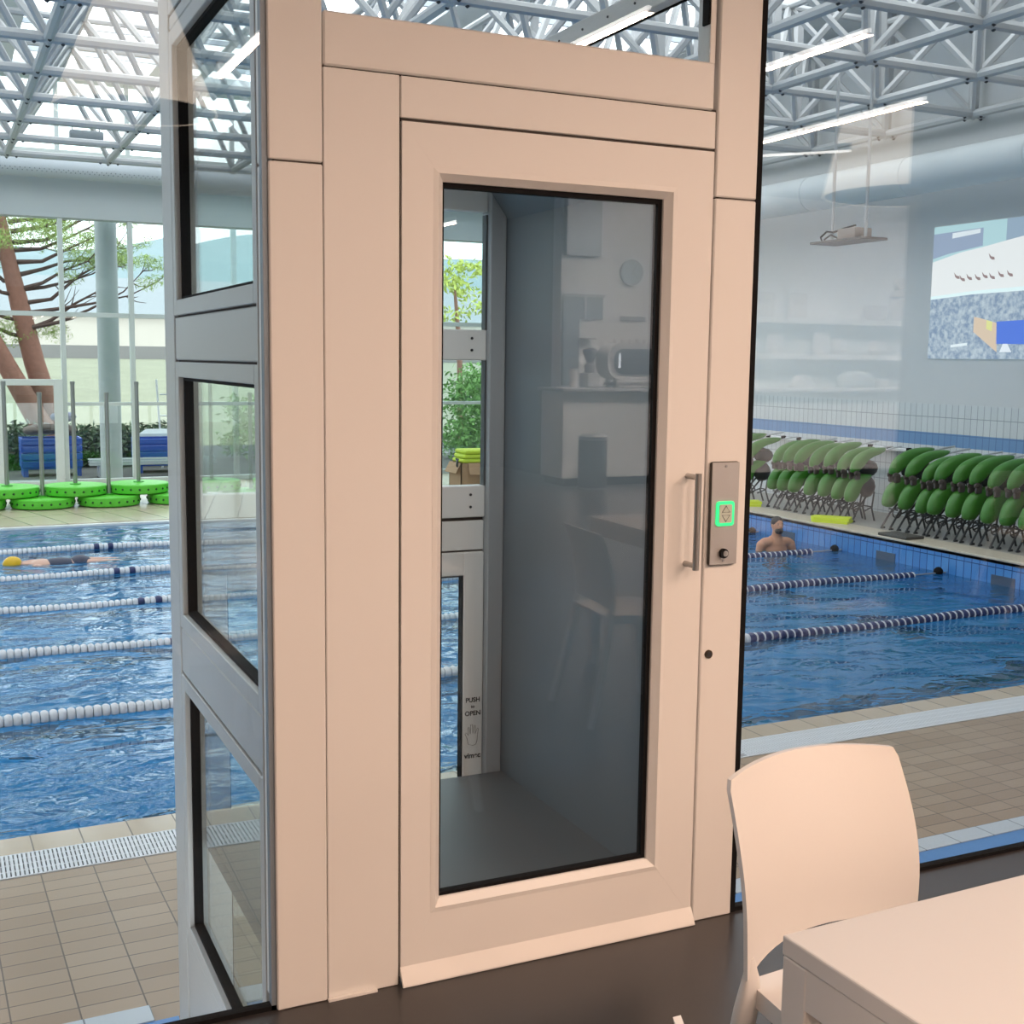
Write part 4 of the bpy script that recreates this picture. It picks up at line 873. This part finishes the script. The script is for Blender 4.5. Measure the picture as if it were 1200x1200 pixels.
# ================================================================== CAFE FURNITURE
CH = mat('white_polypropylene', (.62, .62, .615), .38, 0, .02, 200); TB = mat('white_table_lacquer', (.50, .50, .495), .4)
def chair():
    th = thing('stacking_chair', 'white chair', 'chair', (0, 0, 0))
    # local: seat faces -y, back at +y, base on floor
    b = B(); nu, nv = 18, 20; th_ = .010; F_, K_ = [], []
    def back(u, v, off):   # u -1..1, v 0..1 from z .50 to .815
        z = .478 + v * .337; hw = .200 + .006 * math.sin(PI * v) - .002 * v
        if v > .95: hw -= .006 * ((v - .95) / .05) ** 2
        y = .165 + .035 * v + .055 * max(0, v - .3) ** 1.5 - .045 * u * u - .012 * math.sin(PI * v)
        zz = z - (.012 * u * u if v > .5 else 0) * (v - .5) * 2
        return Vector((u * hw, y + off, zz))
    def low(u): return .10 * (1 - abs(u) ** 2.6)       # arched opening over the seat
    for i in range(nu + 1):
        u = -1 + 2 * i / nu; r0, r1 = [], []
        for j in range(nv + 1):
            v0 = low(u) ; v = v0 + (1 - v0) * j / nv
            r0.append(b.bm.verts.new(back(u, v, -th_ / 2))); r1.append(b.bm.verts.new(back(u, v, th_ / 2)))
        F_.append(r0); K_.append(r1)
    for i in range(nu):
        for j in range(nv):
            b.bm.faces.new((F_[i][j], F_[i+1][j], F_[i+1][j+1], F_[i][j+1])); b.bm.faces.new((K_[i][j], K_[i][j+1], K_[i+1][j+1], K_[i+1][j]))
        b.bm.faces.new((F_[i][0], K_[i][0], K_[i+1][0], F_[i+1][0])); b.bm.faces.new((F_[i][nv], F_[i+1][nv], K_[i+1][nv], K_[i][nv]))
    for j in range(nv):
        b.bm.faces.new((F_[0][j], F_[0][j+1], K_[0][j+1], K_[0][j])); b.bm.faces.new((F_[nu][j], K_[nu][j], K_[nu][j+1], F_[nu][j+1]))
    obj('backrest', b, CH, th, True, ang=50)
    b = B(); n1, n2 = 14, 14; A, D = [], []
    for i in range(n1 + 1):
        u = -1 + 2 * i / n1; ra, rd = [], []
        for j in range(n2 + 1):
            v = j / n2; y = .148 - v * .385; hw = .172 + .036 * min(1, v * 1.6)
            if v > .9: hw -= .02 * ((v - .9) / .1) ** 2
            z = .452 - .014 * math.sin(PI * v) * (1 - u * u) - .014 * max(0, v - .8) / .2 + .006 * (1 - v)
            ra.append(b.bm.verts.new((u * hw, y, z))); rd.append(b.bm.verts.new((u * hw, y, z - (.034 if i in (0, n1) or j == n2 else .012))))
        A.append(ra); D.append(rd)
    for i in range(n1):
        for j in range(n2): b.bm.faces.new((A[i][j], A[i+1][j], A[i+1][j+1], A[i][j+1])); b.bm.faces.new((D[i][j], D[i][j+1], D[i+1][j+1], D[i+1][j]))
        b.bm.faces.new((A[i][0], D[i][0], D[i+1][0], A[i+1][0])); b.bm.faces.new((A[i][n2], A[i+1][n2], D[i+1][n2], D[i][n2]))
    for j in range(n2): b.bm.faces.new((A[0][j], A[0][j+1], D[0][j+1], D[0][j])); b.bm.faces.new((A[n1][j], D[n1][j], D[n1][j+1], A[n1][j+1]))
    obj('seat', b, CH, th, True, ang=50)
    for s in (-1, 1):
        # rear leg grows out of the back corner
        b = B(); path = [(.189, .124, .512), (.186, .124, .490), (.184, .126, .465), (.185, .132, .42), (.193, .152, .30), (.206, .186, .15), (.220, .222, 0)]; wd = [(.009, .004), (.013, .006), (.018, .010), (.022, .014), (.021, .016), (.017, .015), (.014, .012)]; rows = []
        for t in range(25):
            f_ = t / 24 * (len(path) - 1); i_ = min(int(f_), len(path) - 2); f_ -= i_
            P_ = [Vector(path[max(0, min(len(path) - 1, i_ + d))]) for d in (-1, 0, 1, 2)]; q = .5 * (2 * P_[1] + (P_[2] - P_[0]) * f_ + (2 * P_[0] - 5 * P_[1] + 4 * P_[2] - P_[3]) * f_ ** 2 + (3 * P_[1] - P_[0] - 3 * P_[2] + P_[3]) * f_ ** 3)
            wx = wd[i_][0] * (1 - f_) + wd[i_ + 1][0] * f_; wy = wd[i_][1] * (1 - f_) + wd[i_ + 1][1] * f_
            rows.append([b.bm.verts.new((s * (q.x + wx * (abs(math.cos(a)) ** .6) * math.copysign(1, math.cos(a))), q.y + wy * (abs(math.sin(a)) ** .6) * math.copysign(1, math.sin(a)), q.z)) for a in [2 * PI * k / 16 + .01 for k in range(16)]])
        for i in range(24):
            for k in range(16): b.bm.faces.new((rows[i][k], rows[i][(k+1) % 16], rows[i+1][(k+1) % 16], rows[i+1][k]))
        b.bm.faces.new(rows[0]); b.bm.faces.new(rows[-1]); obj('leg', b, CH, th, True, ang=70)
        b = B(); path = [(.200, -.19, .435), (.206, -.20, .25), (.214, -.215, 0)]; rows = []
        for (x, y, z), w_ in zip(path, (.026, .021, .017)):
            rows.append([b.bm.verts.new((s * (x + a * w_ * .7), y + c * w_, z)) for a, c in ((-1, -1), (1, -1), (1, 1), (-1, 1))])
        for i in range(2):
            for k in range(4): b.bm.faces.new((rows[i][k], rows[i][(k+1) % 4], rows[i+1][(k+1) % 4], rows[i+1][k]))
        b.bm.faces.new(rows[0]); b.bm.faces.new(rows[-1]); bmesh.ops.bevel(b.bm, geom=b.bm.edges[:], offset=.005, segments=2, affect='EDGES'); obj('leg', b, CH, th, True)
    return th
ch = chair(); GRP = 'white cafe chairs'
ch.location = (1.392, 1.475, 0); ch.rotation_euler = (0, 0, .09); ch['label'] = 'white moulded chair pushed to the table, backrest in front of right glass'; ch['group'] = GRP
dup(ch, (.88, .85, 0), PI / 2 + .0, 'white moulded chair of which only a back corner shows at the bottom edge', GRP)
dup(ch, (2.62, .86, 0), PI / 2 + .1, 'white moulded chair reflected as a dark outline in the lift door', GRP)
dup(ch, (3.55, 1.12, 0), 0, 'white moulded chair at the glass side of the second table', GRP)
dup(ch, (5.75, .45, 0), PI / 2, 'white moulded chair left of the third table', GRP)
dup(ch, (6.4, -.40, 0), PI, 'white moulded chair on the counter side of the third table', GRP)
def table():
    th = thing('cafe_table', 'white table', 'table', (0, 0, 0))     # local: top corner at origin, extends +x and -y
    L, W_ = .72, .72
    b = B(); b.box(0, L, -W_, 0, .712, .74, .003, 2); obj('tabletop', b, TB, th)
    b = B(); b.box(.012, L - .012, -W_ + .002, -W_ + .02, .655, .712); b.box(.012, L - .012, -.02, -.002, .655, .712); b.box(.002, .02, -W_ + .012, -.012, .655, .712); b.box(L - .02, L - .002, -W_ + .012, -.012, .655, .712); obj('apron', b, TB, th)
    for (x, y) in ((.001, -.049), (L - .049, -.049), (.001, -W_ + .001), (L - .049, -W_ + .001)):
        b = B(); b.box(x, x + .048, y, y + .048, 0, .712, .003, 2); obj('leg', b, TB, th)
    return th
tb = table(); tb.location = (.998, 1.254, 0); tb.rotation_euler = (0, 0, .03); tb['label'] = 'white square-edged cafe table in the lower right corner'; tb['group'] = 'white cafe tables'
dup(tb, (2.88, .78, 0), .03, 'white cafe table mirrored in the lift door glass', 'white cafe tables'); dup(tb, (6.05, .75, 0), .05, 'white cafe table farther right along the glass', 'white cafe tables')
# led profiles
WL = mat('led_diffuser', (1, .93, .86), .5, emit=(1.0, .93, .86), estr=9.0)
LEDL = ['led light line in front of the left lift post', 'led light line mirrored above the lift header', 'led light line mirrored beside the right post, upper one', 'led light line mirrored beside the right post, long lower one', 'led light line mirrored at the top of the lift door glass', 'led light line mirrored low in the lift door glass', 'added unseen led light line left of the lift, longer one', 'added unseen led light line nearest the left cafe wall']
def led(p, q, lab):
    th = thing('linear_light', lab, 'light', ((p[0] + q[0]) / 2, (p[1] + q[1]) / 2, 3.0), 'suspended led lines of the cafe')
    d = Vector(q) - Vector(p); n = Vector((-d.y, d.x, 0)).normalized() * .009; P = [Vector(p) - n, Vector(p) + n, Vector(q) + n, Vector(q) - n]
    b = B(); b.prism([(v.x, v.y) for v in P], 'z', p[2] + .004, p[2] + .05); obj('housing', b, HALLW, th)
    b = B(); b.prism([(v.x, v.y) for v in P], 'z', p[2] - .012, p[2] + .003); obj('diffuser', b, WL, th)
    for t in (.12, .88):
        v = Vector(p).lerp(Vector(q), t); b = B(); b.tube([(v.x, v.y, p[2] + .05), (v.x, v.y, ZC - .003)], .0025, 4); obj('cable', b, HUB, th)
for i, (x, a, c) in enumerate(LEDS): led((x, a, 3.0), (x, c, 3.0), LEDL[i])
led((4.95, -2.83, 3.0), (5.91, -1.74, 3.0), 'short slanted led light line mirrored under the other two')
# pendant lamps
SHADE = mat('cream_lampshade', (.80, .74, .68), .8, emit=(1.0, .80, .62), estr=3.0)
def pendant(x, y, zb, lab, r0, r1, h, first=[None]):
    th = thing('pendant_lamp', lab, 'lamp', (x, y, zb), 'cream pendant lamps')
    b = B(); b.lathe([(r0, zb), (r1, zb + h), (r1 - .008, zb + h), (r0 - .008, zb), (r0, zb)], (x, y, 0), 48, cap=False)
    obj('lampshade', b, SHADE, th, True)
    b = B(); b.lathe([(.0001, zb + h - .01), (r1 - .01, zb + h - .01), (r1 - .01, zb + h)], (x, y, 0), 40); obj('top_disc', b, SHADE, th)
    b = B(); b.tube([(x, y, zb + h), (x, y, ZC)], .005, 6); obj('cable', b, BLACK, th)
    b = B(); b.ball((x, y, zb + h * .55), .06, 2); obj('bulb', b, mat('bulb_glass', (1, .9, .75), .4, emit=(1, .72, .5), estr=3), th, True)
    b = B(); b.lathe([(.0001, zb + .004), (r0 - .012, zb + .004), (r0 - .012, zb + .012), (.0001, zb + .012)], (x, y, 0), 40); obj('lower_diffuser', b, mat('grey_diffuser', (.10, .12, .13), .7), th)
pendant(6.85, 2 * YG - 7.4, 2.79, 'big cream pendant lamp mirrored in the right glass', .68, .56, .55)
pendant(1.03, 2 * YG - 7.0, 2.80, 'big cream pendant lamp mirrored in the left glass', .43, .17, .64)

# ---- counter side of the cafe (seen mirrored in the glass)
CW = mat('counter_white', (.78, .76, .74), .5)
ct = thing('bar_counter', 'long white cafe counter with dark plinth', 'counter', (9.9, -7.9, 0))
b = B(); b.box(6.74, 13.0, -8.2, -7.62, .1, 1.14, .004); obj('front', b, CW, ct)
b = B(); b.box(6.70, 13.05, -8.25, -7.56, 1.14, 1.18, .004); obj('worktop', b, mat('grey_worktop', (.32, .31, .31), .4), ct)
b = B(); b.box(6.80, 12.9, -8.2, -7.66, 0, .1); obj('plinth', b, BLACK, ct)
em = thing('espresso_machine', 'white and chrome espresso machine on the counter', 'coffee machine', (7.95, -7.95, 1.18))
yb0 = -7.74
b = B(); b.prism(rrect(7.98, 1.50, .58, .225, .20, 8), 'y', yb0 - .30, yb0); obj('body', b, mat('machine_white', (.62, .61, .60), .3), em, True, ang=30)
b = B(); b.prism(rrect(7.98, 1.50, .49, .155, .13, 8), 'y', yb0, yb0 + .012); pb = obj('back_panel', b, mat('mirror_panel', (.10, .115, .13), .12, .6), em)
for xx in (7.56, 8.40):
    b = B(); b.box(xx - .014, xx + .014, yb0 + .012, yb0 + .022, 1.42, 1.60, .004); obj('light_strip', b, mat('machine_light', (.9, .95, 1), .3, emit=(.9, .95, 1), estr=4), pb)
for (xx, yy) in ((7.55, -7.98), (8.4, -7.98), (7.55, -7.80), (8.4, -7.80)):
    b = B(); b.cyl((xx, yy, 1.18), (xx, yy, 1.30), .03, 12); obj('foot', b, STEEL, em, True)
b = B(); b.box(7.5, 8.46, -8.02, -7.70, 1.205, 1.245, .004); obj('drip_tray', b, STEEL, em)
CUP = mat('white_cup', (.7, .68, .66), .3)
b0 = B(); b0.lathe([(.022, 0), (.034, .05), (.031, .05), (.02, .006)], seg=12); cupm = b0.mesh('espresso_cup', True); cupm.materials.append(CUP)
for k in range(8):
    o = bpy.data.objects.new('espresso_cup', cupm); COL.objects.link(o); o.location = (7.6 + .105 * k, -7.9, 1.7255); tag(o, '%s small white cup from the left on top of the espresso machine' % ['first', 'second', 'third', 'fourth', 'fifth', 'sixth', 'seventh', 'eighth'][k], 'cup', 'cups on the espresso machine')
gr = thing('coffee_grinder', 'grey coffee grinder with hopper beside the espresso machine', 'grinder', (7.22, -7.85, 1.18))
b = B(); b.box(7.13, 7.31, -7.98, -7.74, 1.18, 1.36, .03, 2); obj('base', b, mat('grinder_grey', (.40, .40, .40), .4), gr, True)
b = B(); b.lathe([(.06, 1.36), (.07, 1.44), (.045, 1.48)], (7.22, -7.86, 0), 20); obj('neck', b, mat('grinder_dark', (.12, .12, .13), .4), gr, True)
b = B(); b.lathe([(.04, 1.48), (.09, 1.60), (.09, 1.64), (.02, 1.66)], (7.22, -7.86, 0), 20); obj('hopper', b, mat('smoky_hopper', (.10, .11, .12), .2), gr, True)
b = B(); b.lathe([(.05, 1.18), (.052, 1.40), (.045, 1.41), (.0001, 1.41)], (6.98, -7.82, 0), 16); single('paper_cup_stack', b, CUP, 'stack of white paper cups left of the grinder', 'cups', None, True)
bn = thing('pedal_bin', 'dark cylindrical bin with steel rim in front of the counter', 'bin', (6.95, -7.2, 0))
b = B(); b.lathe([(.165, .0), (.17, .02), (.17, .58), (.16, .60)], (6.95, -7.25, 0), 28); obj('body', b, mat('dark_bin', (.05, .055, .06), .4), bn, True)
b = B(); b.lathe([(.172, .585), (.172, .625), (.13, .655), (.0001, .66)], (6.95, -7.25, 0), 28); obj('lid', b, STEEL, bn, True)
b = B(); b.lathe([(.174, .004), (.174, .03)], (6.95, -7.25, 0), 28); obj('base_ring', b, STEEL, bn, True)
ck = thing('wall_clock', 'round grey wall clock above the espresso machine', 'clock', (8.21, -8.6, 2.645))
b = B(); b.lathe([(.165, -8.62), (.165, -8.58)], (8.21, 0, 2.645), 36, 'y'); obj('case', b, mat('clock_case', (.16, .18, .19), .4), ck, True)
b = B(); b.lathe([(.15, -8.582), (.15, -8.575)], (8.21, 0, 2.645), 36, 'y'); obj('dial', b, mat('clock_dial', (.20, .24, .26), .4), ck)
for (a, l_2) in ((.6, .09), (2.3, .12)):
    b = B(); b.tube([(8.21, -8.571, 2.645), (8.21 + l_2 * math.sin(a), -8.571, 2.645 + l_2 * math.cos(a))], .004, 5); obj('hand', b, BLACK, ck)
vg = thing('wall_vent', 'narrow dark air vent below the wall clock', 'vent', (8.25, -8.6, 2.03))
b = B(); b.box(8.06, 8.44, -8.62, -8.59, 2.02, 2.085, .004); obj('frame', b, mat('vent_grey', (.20, .20, .21), .5), vg)
for k in range(3):
    b = B(); b.box(8.08, 8.42, -8.59, -8.585, 2.03 + .018 * k, 2.038 + .018 * k); obj('slat', b, BOLT, vg)
DKP = mat('dark_panel', (.05, .065, .075), .5)
b = B(); b.box(7.22, 7.72, -8.62, -8.52, 2.82, ZC - .01, .004); single('dark_wall_box', b, DKP, 'dark box high on the cafe wall left of the clock', 'wall box')
hw_ = thing('serving_hatch', 'dark glazed hatch strip below the wall box', 'hatch', (7.5, -8.6, 2.03))
b = B(); b.box(7.22, 7.80, -8.62, -8.59, 2.03, 2.32, .003); obj('panel', b, DKP, hw_)
b = B(); b.box(7.52, 7.55, -8.59, -8.575, 2.03, 2.31); obj('mullion', b, HUB, hw_)
b = B(); b.box(7.22, 7.82, -8.60, -8.57, 2.31, 2.345); obj('head_trim', b, HUB, hw_)
b = B(); b.box(7.22, 7.45, -8.62, -8.57, 1.19, 2.03, .003); single('dark_side_panel', b, DKP, 'tall dark panel on the wall behind the paper cups', 'panel')
b = B(); b.box(7.48, 7.66, -8.62, -8.50, 1.775, 1.795); single('small_wall_shelf', b, HUB, 'small dark shelf above the grinder', 'shelf')
SHB = mat('shelf_white', (.85, .83, .80), .5)
for k, z in enumerate((1.04, 1.565, 2.055)):
    b = B(); b.box(9.2, 12.98, -8.62, -8.34, z, z + .07, .004); single('wall_shelf', b, SHB, ['lowest', 'middle', 'top'][k] + ' long white shelf on the cafe wall, mirrored in right glass', 'shelf', 'white wall shelves')
b = B(); b.box(9.2, 12.98, -8.62, -8.612, 1.11, 1.565); b.box(9.2, 12.98, -8.62, -8.612, 1.635, 2.055); single('shelf_backing', b, mat('shelf_backing_grey', (.36, .38, .37), .7), 'grey backing between the white wall shelves', 'panel')
FRG = mat('grey_frame', (.42, .40, .39), .5)
def pic(x, wdt, h, lab):
    t = thing('standing_picture', lab, 'picture', (x, -8.5, 2.125)); b = B(); frame2(b, x - wdt / 2, x + wdt / 2, 2.126, 2.126 + h, .02, .02, .02, .02, -8.52, -8.49); obj('frame', b, FRG, t)
    b = B(); b.box(x - wdt / 2 + .02, x + wdt / 2 - .02, -8.515, -8.50, 2.146, 2.106 + h); obj('sheet', b, mat('beige_sheet', (.55, .50, .46), .7), t)
    b = B(); b.box(x - wdt / 2 + .05, x + wdt / 2 - .05, -8.5, -8.496, 2.126 + h * .55, 2.126 + h * .75); obj('print', b, mat('brown_print', (.34, .30, .28), .7), t)
pic(10.80, .30, .34, 'framed picture standing on top shelf, right one of two'); pic(10.22, .34, .34, 'framed picture standing on top shelf at its left')
b = B(); b.lathe([(.12, 2.126), (.17, 2.2), (.17, 2.30), (.15, 2.33), (.14, 2.33), (.15, 2.2), (.0001, 2.14)], (12.15, -8.48, 0), 24); single('bowl', b, mat('dark_bowl', (.22, .20, .20), .5), 'round dark bowl on top shelf beside the lidded jar', 'bowl', None, True)
b = B(); b.lathe([(.14, 2.126), (.16, 2.18), (.15, 2.42), (.10, 2.46), (.17, 2.47), (.15, 2.52), (.06, 2.58), (.10, 2.62), (.11, 2.68), (.06, 2.74), (.0001, 2.75)], (12.62, -8.48, 0), 24); single('lidded_jar', b, mat('taupe_jar', (.34, .31, .30), .5), 'tall lidded jar at the right end of the top shelf', 'jar', None, True)
b = B(); b.lathe([(.20, 1.111), (.33, 1.18), (.34, 1.28), (.25, 1.38), (.0001, 1.42)], (11.85, -8.48 + .0, 0), 24)
for v in b.bm.verts: v.co.y = -8.48 + (v.co.y + 8.48) * .38
single('basket', b, mat('dark_basket', (.14, .15, .15), .8), 'wide dark basket on the lowest shelf', 'basket', None, True)
b = B(); b.lathe([(.07, 1.111), (.10, 1.28), (.11, 1.30), (.0001, 1.30)], (12.3, -8.46, 0), 18); single('white_jug', b, CUP, 'small white pot right of the basket', 'pot', None, True)
b = B(); b.lathe([(.18, 1.111), (.22, 1.2), (.12, 1.34), (.0001, 1.36)], (10.9, -8.47, 0), 18)
for v in b.bm.verts: v.co.y = -8.47 + (v.co.y + 8.47) * .5
single('pale_bowl', b, CUP, 'pale covered bowl left of the basket on the lowest shelf', 'bowl', None, True)
for k, (x, h) in enumerate(((10.4, .26), (11.2, .30), (11.5, .22), (12.2, .2))):
    b = B(); b.lathe([(.09, 1.636), (.13, 1.70), (.10, 1.636 + h), (.0001, 1.64 + h)], (x, -8.47, 0), 18); single('grey_vase', b, FRG, ['grey pot at the left of the middle shelf', 'tallest grey pot on the middle shelf', 'grey pot right of the tallest on the middle shelf', 'low grey pot near the right end of the middle shelf'][k], 'pot', 'pots on the middle shelf', True)
b = B(); b.box(12.78, 12.96, -8.36, -8.335, 1.40, 1.52); single('small_wall_sign', b, FRG, 'small grey plate under the middle shelf end', 'plate')
